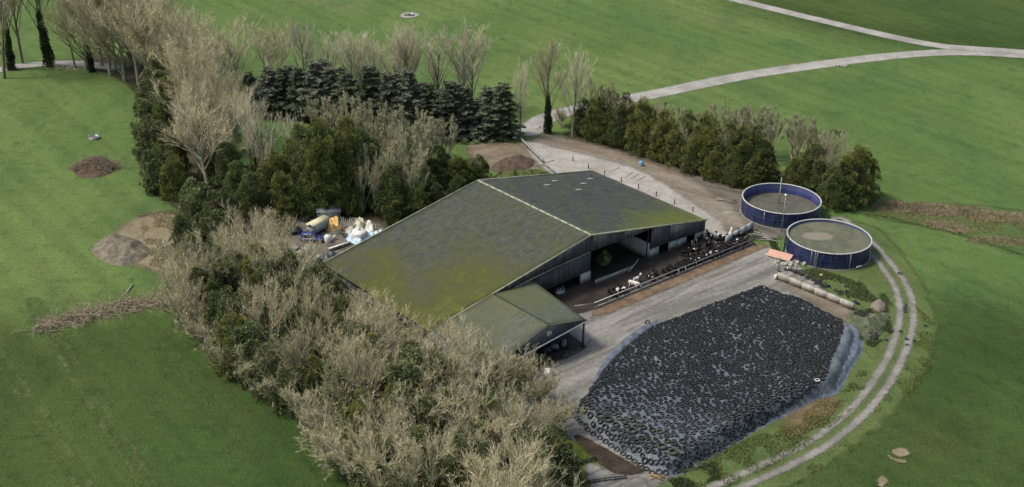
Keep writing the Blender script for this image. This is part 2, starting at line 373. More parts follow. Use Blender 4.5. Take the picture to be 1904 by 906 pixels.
def twig_mesh(rng, b, wd):
    "thin curved twigs, a quad and a tip triangle each"
    k = len(b.L); ii = np.arange(k); s_ = unit(np.cross(b.D, unit(rng.normal(size=(k, 3)))))
    p0 = b.P; p1 = b.at(ii, np.full(k, .55)); p2 = b.at(ii, np.ones(k)); w_ = (np.asarray(wd) * np.ones(k))[:, None] / 2
    V = np.stack([p0 - s_ * w_, p0 + s_ * w_, p1 + s_ * w_ * .7, p1 - s_ * w_ * .7, p2], 1).reshape(-1, 3)
    o_ = np.arange(k)[:, None] * 5
    return V, o_ + np.array([3, 2, 4]), o_ + np.array([0, 1, 2, 3])
def leaves(rng, P, N, size, flat=.5, ratio=.55):
    "leaf sprays: one bent blade (two triangles) at each point, pointing along N"
    k = len(P); N = unit(N); r = unit(rng.normal(size=(k, 3))); s_ = unit(np.cross(N, r)); up = np.cross(s_, N)
    L = size * rng.uniform(.6, 1.3, k)[:, None]; W_ = L * ratio
    V = np.stack([P, P + N * L * .5 + s_ * W_ * .5, P + N * L - up * L * .2, P + N * L * .5 - s_ * W_ * .5], 1).reshape(-1, 3)
    o_ = np.arange(k)[:, None] * 4
    return V, np.concatenate([o_ + np.array([0, 1, 2]), o_ + np.array([0, 2, 3])])

def bark(name, c, c2, s=1.0):
    m = Mat(name, .9, .15); n = m.noise(2.5, 5, .7)
    col = m.mix(m.ramp(n, .35, .65), c, c2)
    col = m.mul(col, m.ramp(m.rnd(), 0, 1, .82, 1.15, False)); m.color(col); return m.m
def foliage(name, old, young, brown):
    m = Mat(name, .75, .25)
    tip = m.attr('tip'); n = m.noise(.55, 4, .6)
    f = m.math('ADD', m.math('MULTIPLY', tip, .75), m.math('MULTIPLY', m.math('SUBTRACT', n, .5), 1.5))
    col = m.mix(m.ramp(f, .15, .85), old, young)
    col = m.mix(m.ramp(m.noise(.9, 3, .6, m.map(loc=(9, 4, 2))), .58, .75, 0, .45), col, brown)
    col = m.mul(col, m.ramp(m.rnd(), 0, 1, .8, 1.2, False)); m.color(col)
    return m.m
B_TWIG = bark('pale_twigs', (.47, .42, .27), (.74, .67, .47))
B_TWIG2 = bark('grey_twigs', (.35, .33, .20), (.58, .55, .38))
B_TWIG3 = bark('straw_twigs', (.58, .55, .38), (.78, .74, .55))
B_TRUNK = bark('tree_bark', (.15, .14, .105), (.30, .28, .215))
B_LIMB = bark('pale_limbs', (.28, .265, .20), (.46, .44, .34))
B_STEM = bark('pale_stems', (.44, .43, .28), (.60, .58, .40))
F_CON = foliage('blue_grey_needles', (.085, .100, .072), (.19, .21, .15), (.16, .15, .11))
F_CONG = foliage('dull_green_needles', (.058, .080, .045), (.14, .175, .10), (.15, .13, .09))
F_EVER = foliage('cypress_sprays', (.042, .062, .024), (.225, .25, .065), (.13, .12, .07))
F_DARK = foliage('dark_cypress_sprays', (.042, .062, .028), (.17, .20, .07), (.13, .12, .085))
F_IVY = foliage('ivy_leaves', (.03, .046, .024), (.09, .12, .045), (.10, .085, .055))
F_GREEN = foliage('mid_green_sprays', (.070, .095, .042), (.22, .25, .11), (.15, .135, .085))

def make_bare(seed, H=14.0, R=5.0, kind='broad', tw=B_TWIG, ivy=0.0, twigw=.034, dens=1.0):
    rng = np.random.default_rng(seed); tv = []; tq = []; n0 = 0
    def addl(vq):
        nonlocal n0
        tv.append(vq[0]); tq.append(vq[1] + n0); n0 += len(vq[0])
    one = np.ones
    if kind == 'broad':
        t = Br(np.zeros((1, 3)), np.array([[rng.normal(0, .05), rng.normal(0, .05), 1.0]]), one(1) * H * .62, one(1) * .26, rng.normal(0, .4, (1, 3)))
        a = children(rng, t, 18, .08, 1.0, .85, .26, R / (H * .62) * 1.25, .5, .16)
        b = children(rng, a, 7, .25, 1.0, .62, .34, .52, .5, .14); c = children(rng, b, 6, .2, 1.0, .6, .28, .58, .5, .1)
    elif kind == 'poplar':
        t = Br(np.zeros((1, 3)), np.array([[rng.normal(0, .03), rng.normal(0, .03), 1.0]]), one(1) * H * .86, one(1) * .24, rng.normal(0, .3, (1, 3)))
        a = children(rng, t, 17, .25, .98, .55, .5, R / H * 2.3, .42, .26)
        b = children(rng, a, 7, .2, 1.0, .45, .45, .5, .5, .15); c = children(rng, b, 5, .2, 1.0, .42, .3, .62, .5, .1)
    else:   # 'stems': many upright stems fanning from low down
        k = 11; az = rng.uniform(0, 6.28, k); sl_ = rng.uniform(.08, .42, k)
        D = np.column_stack([np.cos(az) * np.sin(sl_), np.sin(az) * np.sin(sl_), np.cos(sl_)])
        t = Br(np.column_stack([np.cos(az) * .3, np.sin(az) * .3, np.zeros(k)]), D, H * rng.uniform(.72, .98, k), one(k) * .13, np.column_stack([rng.normal(0, .5, k), rng.normal(0, .5, k), np.zeros(k)]))
        a = children(rng, t, 7, .35, .97, .35, .7, .24, .6, .1)
        b = children(rng, a, 6, .15, 1.0, .32, .5, .62, .55, .1); c = children(rng, b, 4, .2, 1.0, .35, .3, .6, .5, .1)
    addl(limb_mesh(t, 8, 6, .3)); addl(limb_mesh(a, 5, 4, .3))
    trunk = mesh('trunk', np.concatenate(tv), None, np.concatenate(tq), B_STEM if kind == 'stems' else (B_LIMB if kind == 'broad' else B_TRUNK), True)
    tv, tq, n0 = [], [], 0
    bv, bq = limb_mesh(b, 3, 3, .35)
    d = children(rng, c, int(round(5.4 * dens)), .1, 1.0, .55 if kind == 'broad' else .3, .12 if kind == 'broad' else .35, .62, .5, .05)
    d.L = np.maximum(d.L, .35)
    v1, t1, q1 = twig_mesh(rng, c, twigw * 1.25); v2, t2, q2 = twig_mesh(rng, d, twigw)
    V = np.concatenate([bv, v1, v2]); a1 = len(bv); a2 = a1 + len(v1)
    T = np.concatenate([t1 + a1, t2 + a2]); Q = np.concatenate([bq, q1 + a1, q2 + a2])
    crown = mesh('crown', V, T, Q, tw)
    iv = None
    if ivy:
        ks = 3500; i = np.zeros(ks, int); tt = rng.beta(1.2, 1.6, ks) * ivy
        P = t.at(i, tt); az = rng.uniform(0, 6.28, ks); rr = (.55 * (1.15 - tt / max(ivy, .1)) * (0.6 + .5 * np.sin(az * 3 + tt * 25)) + .22) * rng.uniform(.5, 1, ks)
        off = np.column_stack([np.cos(az) * rr, np.sin(az) * rr, rng.normal(0, .2, ks)])
        v, tr = leaves(rng, P + off, off + np.array([0, 0, .25]) + rng.normal(0, .3, (ks, 3)), .26, ratio=.8)
        iv = mesh('ivy', v, tr, None, F_IVY, attrs={'tip': np.tile([0, .5, 1, .5], ks)})
    return dict(H=H, trunk=trunk, crown=crown, ivy=iv)

def make_conifer(seed, H=15.0, R=4.2, m=F_CON, leaf=.44, layers=26):
    "tiered conifer: whorls of drooping branches carrying sprays"
    rng = np.random.default_rng(seed)
    t = Br(np.zeros((1, 3)), np.array([[rng.normal(0, .02), 0, 1.0]]), np.ones(1) * H * .97, np.ones(1) * .28, np.zeros((1, 3)))
    P = []; D = []; L = []
    gap = rng.uniform(0, 6.28)
    for k in range(layers):
        z = (.07 + .91 * (k + rng.uniform(-.3, .3)) / layers) * H; rr = R * (1 - z / H) ** .72 * rng.uniform(.62, 1.25) + .4
        nb = max(5, int(6 + rr * 1.6)); az = rng.uniform(0, 6.28) + np.arange(nb) * 6.283 / nb + rng.normal(0, .18, nb)
        for a in az:
            if rng.random() < .18 + .25 * (math.cos(a - gap) > .7): continue
            P.append((0, 0, z)); D.append((math.cos(a), math.sin(a), rng.uniform(.0, .35))); L.append(rr * rng.uniform(.5, 1.25))
    P = np.array(P); D = np.array(D); L = np.array(L)
    b = Br(P, D, L, np.full(len(L), .07), np.column_stack([np.zeros(len(L)), np.zeros(len(L)), -.16 * L]))
    tv, tq = limb_mesh(t, 6, 6, .15); bv, bq = limb_mesh(b, 3, 3, .3)
    trunk = mesh('trunk', np.concatenate([tv, bv]), None, np.concatenate([tq, bq + len(tv)]), B_TRUNK, True)
    n = (18 + L * 34).astype(int); i = np.repeat(np.arange(len(L)), n); tt = rng.beta(1.8, 1.0, len(i))
    Pp = b.at(i, tt); Tn = b.tan(i, tt); sd = unit(np.cross(Tn, [0, 0, 1.0])); sg = rng.choice([-1, 1], len(i))[:, None]
    wsp = (rng.uniform(0, 1, len(i)) * .38 * L[i] * (1.15 - tt))[:, None]
    Pp = Pp + sd * sg * wsp + np.column_stack([np.zeros((len(i), 2)), -.25 * wsp[:, 0]])
    N = Tn * .8 + sd * sg * rng.uniform(.2, 1, (len(i), 1)) + np.column_stack([rng.normal(0, .15, (len(i), 2)), rng.normal(-.12, .22, len(i))])
    v, tr = leaves(rng, Pp, N, leaf, ratio=.5)
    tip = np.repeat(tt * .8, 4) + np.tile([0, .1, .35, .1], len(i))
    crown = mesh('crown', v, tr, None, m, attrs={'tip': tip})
    return dict(H=H, trunk=trunk, crown=crown, ivy=None)

def make_cypress(seed, H=13.0, R=4.0, m=F_EVER, clumps=260, per=150, leaf=.24, leaders=4):
    "irregular evergreen: upswept spray clumps on several leaders, with gaps between them"
    rng = np.random.default_rng(seed)
    az = rng.uniform(0, 6.28, leaders); LD = [(0, 0, H, R)] + [(math.cos(a) * R * .5, math.sin(a) * R * .5, H * rng.uniform(.6, .9), R * rng.uniform(.5, .75)) for a in az]
    C = []; O = []
    for x, y, h, r in LD:
        k = int(clumps / len(LD) * (1.5 if h == H else .9))
        u = rng.uniform(.03, 1, k); a = rng.uniform(0, 6.28, k); prof = np.minimum(1, (1 - u) * 1.35) ** .75 * (0.7 + .3 * np.minimum(1, u * 5)); rr = r * prof * rng.uniform(.55, 1.12, k)
        C.append(np.column_stack([x + np.cos(a) * rr, y + np.sin(a) * rr, h * u * .97])); O.append(np.column_stack([np.cos(a), np.sin(a), rng.uniform(.1, .7, k)]))
    C = np.concatenate(C); O = unit(np.concatenate(O)); k = len(C)
    sz = rng.uniform(.55, 1.25, k) * (R / 4) ** .3
    i = np.repeat(np.arange(k), per); n = len(i)
    sp = unit(rng.normal(size=(n, 3)) * np.array([1, 1, .6]) + O[i] * 1.0); dd = rng.uniform(.25, 1, n)[:, None] ** .6
    P = C[i] + sp * dd * sz[i][:, None]
    v, tr = leaves(rng, P, sp + np.array([0, 0, .1]) + rng.normal(0, .25, (n, 3)), leaf, ratio=.6)
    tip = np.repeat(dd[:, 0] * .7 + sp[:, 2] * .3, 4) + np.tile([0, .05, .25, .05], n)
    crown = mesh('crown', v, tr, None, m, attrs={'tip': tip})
    b = Br(np.column_stack([C[:, 0] * .12, C[:, 1] * .12, C[:, 2] * .75]), C - np.column_stack([C[:, 0] * .12, C[:, 1] * .12, C[:, 2] * .75]), np.linalg.norm(C - np.column_stack([C[:, 0] * .12, C[:, 1] * .12, C[:, 2] * .75]), axis=1), np.full(k, .06), np.zeros((k, 3)))
    tt = [(0, 0, H * .96)] + [(x * .4, y * .4, h * .8) for x, y, h, r in LD[1:]]
    D = np.array(tt); t = Br(np.zeros((len(D), 3)), D, np.linalg.norm(D, axis=1), np.full(len(D), .22), np.zeros((len(D), 3)))
    tv, tq = limb_mesh(t, 4, 6, .15); bv, bq = limb_mesh(b, 2, 3, .3)
    trunk = mesh('trunk', np.concatenate([tv, bv]), None, np.concatenate([tq, bq + len(tv)]), B_TRUNK, True)
    return dict(H=H, trunk=trunk, crown=crown, ivy=None)

PROTO = {
 'bare': [make_bare(s, 13, 5.6, 'broad', B_TWIG) for s in (1, 2, 3, 4)],
 'grey': [make_bare(s, 12, 5.0, 'broad', B_TWIG2) for s in (5, 6, 7)],
 'ivied': [make_bare(s, 13, 4.6, 'broad', B_TWIG2, .75) for s in (8, 9)],
 'pop': [make_bare(s, 15, 3.6, 'poplar', B_TWIG3, twigw=.034, dens=.8) for s in (11, 12, 13)],
 'ivypop': [make_bare(s, 15, 3.4, 'poplar', B_TWIG2, .62) for s in (14, 15)],
 'stem': [make_bare(s, 11, 3.0, 'stems', B_STEM, twigw=.05) for s in (16, 17, 18)],
 'con': [make_conifer(s, 15, r) for s, r in ((21, 4.6), (22, 5.2), (23, 3.8), (24, 4.8))] + [make_conifer(s, 15, r, F_CONG) for s, r in ((25, 4.4), (26, 5.0), (27, 4.1))],
 'ever': [make_cypress(s, 13, 4.2, F_EVER) for s in (31, 32, 33)],
 'dark': [make_cypress(s, 13, 4.0, F_DARK) for s in (34, 35, 36)],
 'green': [make_cypress(s, 12, 4.2, F_GREEN, 230, 90, .34) for s in (37, 38)],
 'shrub': [make_bare(s, 4, 2.6, 'broad', B_TWIG2, dens=.7) for s in (41, 42)],
}
KIND = {'bare': ('bare_tree', 'bare tree', 'tree'), 'grey': ('bare_tree', 'grey bare tree', 'tree'), 'ivied': ('ivied_tree', 'bare tree with ivied trunk', 'tree'),
        'pop': ('bare_poplar', 'slender bare poplar', 'tree'), 'ivypop': ('ivied_poplar', 'bare poplar with dark ivied trunk', 'tree'), 'stem': ('coppiced_tree', 'bare tree of pale upright stems', 'tree'),
        'con': ('conifer', 'blue-grey conifer', 'tree'), 'ever': ('evergreen_tree', 'yellow-tipped evergreen', 'tree'), 'dark': ('evergreen_tree', 'dark evergreen', 'tree'),
        'green': ('evergreen_tree', 'mid-green evergreen', 'tree'), 'shrub': ('bare_shrub', 'low bare shrub', 'shrub')}
trng = np.random.default_rng(77)
TREES = []
def tree(kind, px, py, topy, place, group, wide=1.0):
    P = at(px, py); H = height_for(P, topy); pr = PROTO[kind][int(trng.integers(len(PROTO[kind])))]
    s = H / pr['H']; wv = s * wide * float(trng.uniform(.92, 1.1)); nm, lab, cat = KIND[kind]
    wv = min(wv, 1.7 * wide)
    if kind in ('ever', 'dark', 'green'): wv = min(wv, float(trng.uniform(.85, 1.2)))
    o = empty(nm, (P[0], P[1], -.05), float(trng.uniform(0, 6.28))); o.scale = (wv, wv, s); o.rotation_euler[0] = float(trng.normal(0, .035)); o.rotation_euler[1] = float(trng.normal(0, .035))
    for k in ('trunk', 'crown', 'ivy'):
        if pr[k] is not None: obj(k, pr[k], o)
    tag(o, lab, cat, group); TREES.append((o, lab, place, px, py)); return o
def row(kinds, pts, place, group, wide=1.0, skip=0, lift=0):
    for j, (x, y, ty) in enumerate(pts):
        if skip and j % skip == skip - 1: continue
        ty -= lift
        tree(kinds[j % len(kinds)], x, y, ty, place, group, wide)

G1 = 'trees of the long shelterbelt running up the left'
row(['ivypop'], [(22, 130, -12), (93, 124, -75), (172, 134, 30)], 'by the lane at top left', G1, 1.1)
row(['pop'], [(42, 118, -75), (140, 126, 5), (8, 146, -40), (300, 138, -20), (248, 120, -60)], 'by the lane at top left', G1, 1.17)
row(['bare', 'grey'], [(205, 140, -30), (232, 150, -18), (258, 158, -5), (190, 122, -60), (284, 164, 5), (240, 124, -50), (290, 134, -40), (325, 148, -10), (345, 168, 15), (332, 184, 30), (366, 196, 58), (160, 130, -20), (215, 128, -30)], 'at the top of the left shelterbelt', G1, 1.1)
row(['bare'], [(362, 222, 72), (392, 226, 88), (376, 250, 112), (412, 250, 118), (404, 276, 148), (436, 284, 170), (372, 290, 150), (438, 262, 160)], 'in the middle of the left shelterbelt', G1, 0.94)
tree('bare', 388, 352, 196, 'with spreading limbs behind the blue tarpaulin', G1, 1.23)
row(['dark'], [(430, 350, 262), (446, 380, 300), (410, 335, 250), (470, 400, 320)], 'in the gap between the shelterbelt and the spinney', G1, 1.04)
row(['ever', 'green'], [(306, 172, 88), (292, 212, 122), (318, 222, 135), (290, 262, 168), (312, 278, 190), (288, 312, 215), (316, 336, 240), (296, 352, 270), (328, 366, 280), (335, 250, 180)], 'on the field edge of the left shelterbelt', G1, 0.94)
row(['pop'], [(470, 345, 212), (488, 362, 236)], 'beside the narrow green gap', G1, 0.81)
row(['green', 'dark'], [(366, 430, 330), (398, 455, 352), (352, 462, 392), (392, 490, 402), (362, 510, 430), (428, 425, 345), (420, 470, 390)], 'beside the blue tarpaulin', G1, 1.01)
row(['bare'], [(470, 510, 385), (520, 520, 400), (440, 545, 420), (492, 565, 430), (548, 560, 440)], 'left of the junk yard', G1, 0.94)
row(['grey', 'bare', 'bare', 'grey'], [(372, 570, 468), (345, 590, 480), (398, 610, 500), (350, 545, 450), (425, 590, 460), (462, 610, 480), (370, 620, 520), (520, 600, 450), (560, 600, 470), (600, 590, 500)], 'beside the fallen branches', G1, 0.98, 3)
row(['green', 'green', 'ever', 'dark'], [(400, 560, 470), (440, 580, 480), (485, 590, 470), (380, 600, 510), (424, 640, 550), (545, 600, 480), (575, 640, 520), (600, 620, 505), (500, 740, 660), (555, 760, 690), (590, 760, 680), (420, 600, 500), (530, 660, 560), (452, 655, 560), (440, 690, 596), (482, 640, 520), (610, 650, 520), (642, 650, 548), (590, 700, 590), (540, 640, 520), (520, 720, 640), (476, 700, 610), (632, 690, 580), (556, 690, 580)], 'left of the mossy barn corner', G1, 0.94, 0, 16)
row(['bare', 'grey'], [(500, 680, 540), (555, 670, 520), (530, 720, 580), (575, 735, 600), (610, 700, 560), (560, 750, 620), (510, 640, 505), (596, 640, 505), (486, 720, 610)], 'below the junk yard trees', G1, 0.94, 3)
G2 = 'trees in front of the mossy barn'
row(['bare'], [(665, 690, 556), (700, 715, 570), (735, 730, 590), (785, 735, 592), (830, 745, 602), (868, 775, 640), (690, 700, 552), (640, 740, 590)], 'just in front of the mossy barn', G2, 0.94, 3)
row(['grey', 'bare'], [(650, 800, 655), (690, 800, 640), (745, 800, 650), (800, 810, 660), (855, 810, 640), (895, 830, 680), (938, 850, 725), (985, 860, 750), (660, 860, 700)], 'in the second rank before the mossy barn', G2, 0.98, 3)
row(['bare', 'ivied', 'grey'], [(700, 905, 745), (760, 900, 720), (830, 905, 735), (900, 905, 725), (960, 900, 740), (1010, 900, 775), (730, 960, 800), (800, 990, 810), (870, 990, 800), (940, 990, 815), (1000, 985, 820), (1040, 1000, 860), (905, 1060, 880), (985, 1060, 880), (1060, 1040, 890)], 'at the bottom edge of the photo', G2, 1.04, 3)
row(['dark', 'green', 'ever', 'green'], [(640, 690, 560), (655, 735, 600), (700, 760, 628), (815, 800, 655), (762, 770, 640), (650, 800, 690), (672, 850, 730), (700, 930, 800), (760, 870, 725), (845, 880, 730), (900, 880, 745), (900, 960, 830), (1000, 950, 850), (950, 890, 780), (820, 980, 860), (740, 985, 870), (722, 790, 668), (765, 810, 650), (740, 870, 720), (700, 890, 760), (800, 890, 740), (855, 930, 780), (930, 920, 790), (980, 940, 800), (775, 940, 800), (1030, 900, 790)], 'tucked among the bare trees before the barn', G2, 0.94, 0, 4)
row(['shrub', 'shrub', 'shrub'], [(560, 790, 742), (590, 812, 760), (610, 830, 775), (625, 850, 790), (640, 880, 815), (655, 905, 835), (510, 755, 700), (470, 725, 672), (440, 705, 655), (405, 670, 622), (380, 648, 600), (350, 620, 570), (330, 600, 552)], 'along the lower field edge of the tree belt', G2, 1.2)
row(['shrub'], [(985, 742, 690), (960, 730, 675), (1005, 765, 712), (925, 745, 668), (1030, 800, 750)], 'beside the small shed', G2, 1.17)
G3 = 'conifers of the dark row behind the barn'
row(['con'], [(470, 206, 128), (500, 212, 120), (528, 214, 124), (558, 218, 120), (590, 220, 108), (604, 212, 106), (622, 226, 122), (652, 232, 126), (690, 240, 118), (726, 244, 132), (758, 248, 124), (688, 222, 116), (800, 250, 150), (832, 254, 148), (868, 252, 155), (905, 252, 158), (930, 256, 148), (545, 200, 118), (745, 226, 126), (780, 240, 150), (850, 240, 150), (640, 215, 122)], 'in the dark row behind the barn', G3, 1.22)
G4 = 'bare trees standing behind the dark conifer row'
row(['bare'], [(443, 158, 42), (492, 164, 46)], 'at the far end of the conifer row', G4, 1.23)
row(['pop'], [(570, 180, 64), (618, 192, 90), (652, 194, 84), (668, 198, 88), (706, 204, 96), (735, 200, 80), (760, 206, 84), (815, 212, 88), (858, 214, 80), (876, 216, 90), (748, 198, 78)], 'behind the dark conifer row', G4, 1.23)
G5 = 'trees of the spinney behind the junk yard'
row(['ever', 'dark', 'ever'], [(545, 372, 262), (575, 388, 240), (610, 396, 228), (645, 394, 224), (560, 345, 232), (598, 342, 218), (638, 346, 222), (695, 386, 268), (520, 385, 288), (716, 366, 300), (668, 372, 240), (500, 340, 268), (530, 400, 320), (580, 398, 310)], 'in the spinney behind the junk yard', G5, 1.07)
row(['dark', 'ever'], [(735, 404, 300), (775, 408, 335), (812, 392, 338), (868, 350, 298), (812, 345, 268), (848, 352, 290), (892, 344, 288), (760, 352, 290), (790, 370, 310), (742, 415, 360), (850, 370, 325)], 'beside the back edge of the barn roof', G5, 1.07)
row(['stem'], [(598, 262, 188), (638, 272, 184), (680, 290, 198), (716, 302, 206), (746, 322, 212), (792, 322, 234), (832, 304, 224), (762, 352, 222), (732, 384, 270), (700, 322, 230), (668, 285, 205), (800, 300, 232)], 'rising out of the spinney', G5, 1.1)
row(['stem', 'grey'], [(672, 396, 285), (708, 398, 292), (770, 400, 300)], 'on the barn side of the spinney', G5, .75)
row(['pop'], [(548, 325, 232)], 'at the left edge of the spinney', G5, 1.04)
G6 = 'trees of the hedge row beside the back yard'
row(['dark', 'ever'], [(1085, 248, 182), (1112, 258, 180), (1150, 266, 172), (1190, 280, 180), (1170, 272, 190), (1235, 292, 205), (1270, 302, 205), (1312, 318, 212), (1342, 326, 222), (1376, 334, 236), (1406, 340, 234)], 'in the hedge row beside the back yard', G6, 1.1)
row(['ever', 'dark'], [(1252, 306, 244), (1290, 320, 252), (1330, 334, 272), (1362, 342, 278), (1400, 350, 290), (1428, 344, 286), (1215, 288, 235), (1130, 266, 215)], 'along the yard side of the hedge row', G6, 1.04)
row(['grey'], [(1168, 268, 182), (1292, 308, 226), (1345, 322, 224), (1412, 338, 268), (1216, 286, 196)], 'grown into the hedge row', G6, 0.81)
row(['stem'], [(1108, 228, 150), (1138, 232, 166), (1222, 252, 190), (1320, 272, 198), (1362, 282, 198), (1422, 300, 206), (1476, 310, 222), (1524, 325, 234), (1388, 288, 206), (1262, 262, 204)], 'behind the hedge row', G6, 1.1)
row(['ever', 'dark'], [(1482, 350, 286), (1512, 352, 262), (1580, 386, 270), (1562, 384, 302), (1592, 372, 276), (1544, 376, 310)], 'in the clump behind the blue tanks', G6, 1.04)
tree('grey', 1532, 358, 254, 'in the clump behind the blue tanks', G6, 0.98)
tree('ivypop', 1476, 330, 232, 'in the clump behind the blue tanks', G6, 0.65)
G7 = 'trees where the farm road enters the yard'
tree('pop', 967, 258, 142, 'at the corner of the pale concrete', G7, 0.81)
tree('ivypop', 1019, 248, 104, 'where the farm road enters the yard', G7, 1.1)
tree('pop', 1064, 256, 130, 'where the farm road enters the yard', G7, 1.04)
tree('shrub', 1042, 236, 212, 'under the poplar by the farm road', G7, 1.1)

ORD = 'first second third fourth fifth sixth seventh eighth ninth tenth eleventh twelfth thirteenth fourteenth fifteenth sixteenth seventeenth eighteenth nineteenth twentieth twenty-first twenty-second twenty-third twenty-fourth twenty-fifth twenty-sixth twenty-seventh twenty-eighth twenty-ninth thirtieth'.split()
by = {}
for t_ in TREES: by.setdefault((t_[1], t_[2]), []).append(t_)
for (lab, place), L_ in by.items():
    L_.sort(key=lambda t: t[3])
    for k, t_ in enumerate(L_):
        if len(L_) == 1: t_[0]['label'] = f'{lab} {place}'
        elif k == 0: t_[0]['label'] = f'leftmost {lab} {place}'
        elif k == len(L_) - 1: t_[0]['label'] = f'rightmost {lab} {place}'
        else: t_[0]['label'] = f'{ORD[k]} {lab} from left {place}'

# ------------------------------------------------------------------ barn
BU, BV = 152.0, 154.0
bo = Lw(BU, BV)
barn = empty('barn', tuple(bo), BA)
tag(barn, 'huge moss-covered farm barn with two sloping roofs and dark boarded gable', 'barn')
def bl(u, v, z): return (u - BU, v - BV, z)
def roof_mat(name, base, grey, moss, hot, gx, gy, g0, lo, hi):
    "corrugated sheets with moss; gx, gy, g0 give where the moss is thickest across the slope"
    m = Mat(name, .9, .15); x, y, z = m.sep()
    big = m.noise(.09, 6, .65, m.map((1, .8, 1)), .6); run = m.noise(1.0, 6, .75, m.map((.6, 1.2, .1)))
    sh = m.noise(1.0, 2, .5, m.map((.45, .95, .1)))
    base_c = m.mix(m.ramp(run, .3, .7), base, grey)
    base_c = m.mix(m.ramp(sh, .5, .62, 0, .35), base_c, grey)
    base_c = m.mix(m.ramp(m.noise(.5, 7, .8, m.map((1, 1, 1), loc=(7, 3, 0))), .47, .62, 0, .62), base_c, tuple(k * .85 for k in moss))
    grad = m.math('ADD', m.math('ADD', m.math('MULTIPLY', x, gx), m.math('MULTIPLY', y, gy)), g0)
    f = m.math('ADD', grad, m.math('ADD', m.math('MULTIPLY', big, 1.15), m.math('MULTIPLY', m.noise(.8, 6, .75), .55)))
    c = m.mix(m.ramp(f, lo, hi), base_c, moss)
    c = m.mix(m.ramp(m.math('ADD', f, m.math('MULTIPLY', m.noise(.5, 5, .7), .7)), hi + .25, hi + .75, 0, .85), c, hot)
    c = m.mul(c, m.ramp(m.noise(3.5, 4, .7), .25, .75, .8, 1.2, False))
    # sheet laps every 2.6 m down the slope and narrow corrugation shadow lines
    lap = m.math('FRACT', m.math('MULTIPLY', x, 1 / 2.6)); c = m.mul(c, m.ramp(lap, 0, .07, .84, 1.0))
    sheet = m.math('FRACT', m.math('MULTIPLY', y, 1 / 1.05)); c = m.mul(c, m.ramp(sheet, 0, .12, .90, 1.0))
    m.color(c)
    wv = m.math('SINE', m.math('MULTIPLY', y, 2 * math.pi / .35)); m.bump(m.math('ADD', wv, m.math('MULTIPLY', m.noise(2, 4, .6), 1.5)), .5, .05)
    return m.m
R_LEFT = roof_mat('mossy_roof_sheets', (.052, .057, .050), (.105, .112, .100), (.092, .104, .034), (.20, .205, .042), -.013, -.009, -.34, .40, .95)
R_RIGHT = roof_mat('slate_grey_roof_sheets', (.046, .050, .052), (.088, .095, .098), (.115, .135, .040), (.25, .25, .04), .010, -.026, -.26, .46, 1.0)
R_SMALL = roof_mat('pale_mossy_roof_sheets', (.085, .093, .078), (.145, .155, .128), (.115, .13, .06), (.16, .175, .06), .004, .01, -.30, .42, 1.0)
def boards(name, a, b, per=.28, pale=(.22, .23, .24)):
    m = Mat(name, .85, .2); x, y, z = m.sep()
    k = m.math('ADD', x, y); n = m.noise(1.0, 4, .6, m.map((3.2, 3.2, .12))); st = m.noise(.35, 4, .6)
    c = m.mix(m.ramp(n, .3, .72), a, b); c = m.mix(m.ramp(m.noise(1.0, 4, .6, m.map((1.1, 1.1, .07), loc=(5, 2, 1))), .56, .75, 0, .6), c, pale)
    c = m.mul(c, m.ramp(m.math('FRACT', m.math('MULTIPLY', k, 1 / per)), 0, .18, .45, 1.0)); c = m.mul(c, m.ramp(st, .3, .7, .8, 1.15))
    m.color(c); m.bump(m.math('FRACT', m.math('MULTIPLY', k, 1 / per)), .4, .03); return m.m
M_BOARD = boards('weathered_boarding', (.062, .066, .074), (.135, .142, .155), .28, (.28, .29, .30))
M_PANEL = boards('pale_sheeting', (.13, .15, .155), (.22, .24, .25), .9)
def concrete_wall(name, a, b, stain):
    m = Mat(name, .9, .15); x, y, z = m.sep()
    c = m.mix(m.ramp(m.noise(1.2, 5, .6), .3, .7), a, b)
    low = m.math('SUBTRACT', 1.0, m.ramp(m.math('ADD', z, m.math('MULTIPLY', m.noise(1.4, 5, .6), 1.4)), .9, 2.1))
    c = m.mix(m.math('MULTIPLY', low, .75), c, stain); c = m.mix(m.ramp(m.noise(1, 4, .6, m.map((2, 2, .2))), .55, .8, 0, .5), c, stain)
    m.color(c); m.bump(m.noise(5, 4, .6), .3, .02); return m.m
M_CWALL = concrete_wall('stained_concrete', (.34, .355, .355), (.48, .49, .48), (.13, .12, .105))
M_TRIM = plain('lichened_trim', (.40, .42, .32), .9, .3, 1.5, dirt=(.2, .23, .1))
M_STEEL = plain('galvanised_steel', (.42, .43, .44), .45, .15, 4, .5, .5)
M_DARKSTEEL = plain('dark_steel', (.06, .06, .065), .6, .3, 4)
M_WOOD = plain('weathered_timber', (.25, .22, .175), .9, .35, 2.5)
M_OLDWOOD = plain('old_grey_planks', (.33, .32, .27), .9, .35, 2.0)
M_WHITE = plain('white_plastic', (.78, .78, .76), .5, .1, 2)

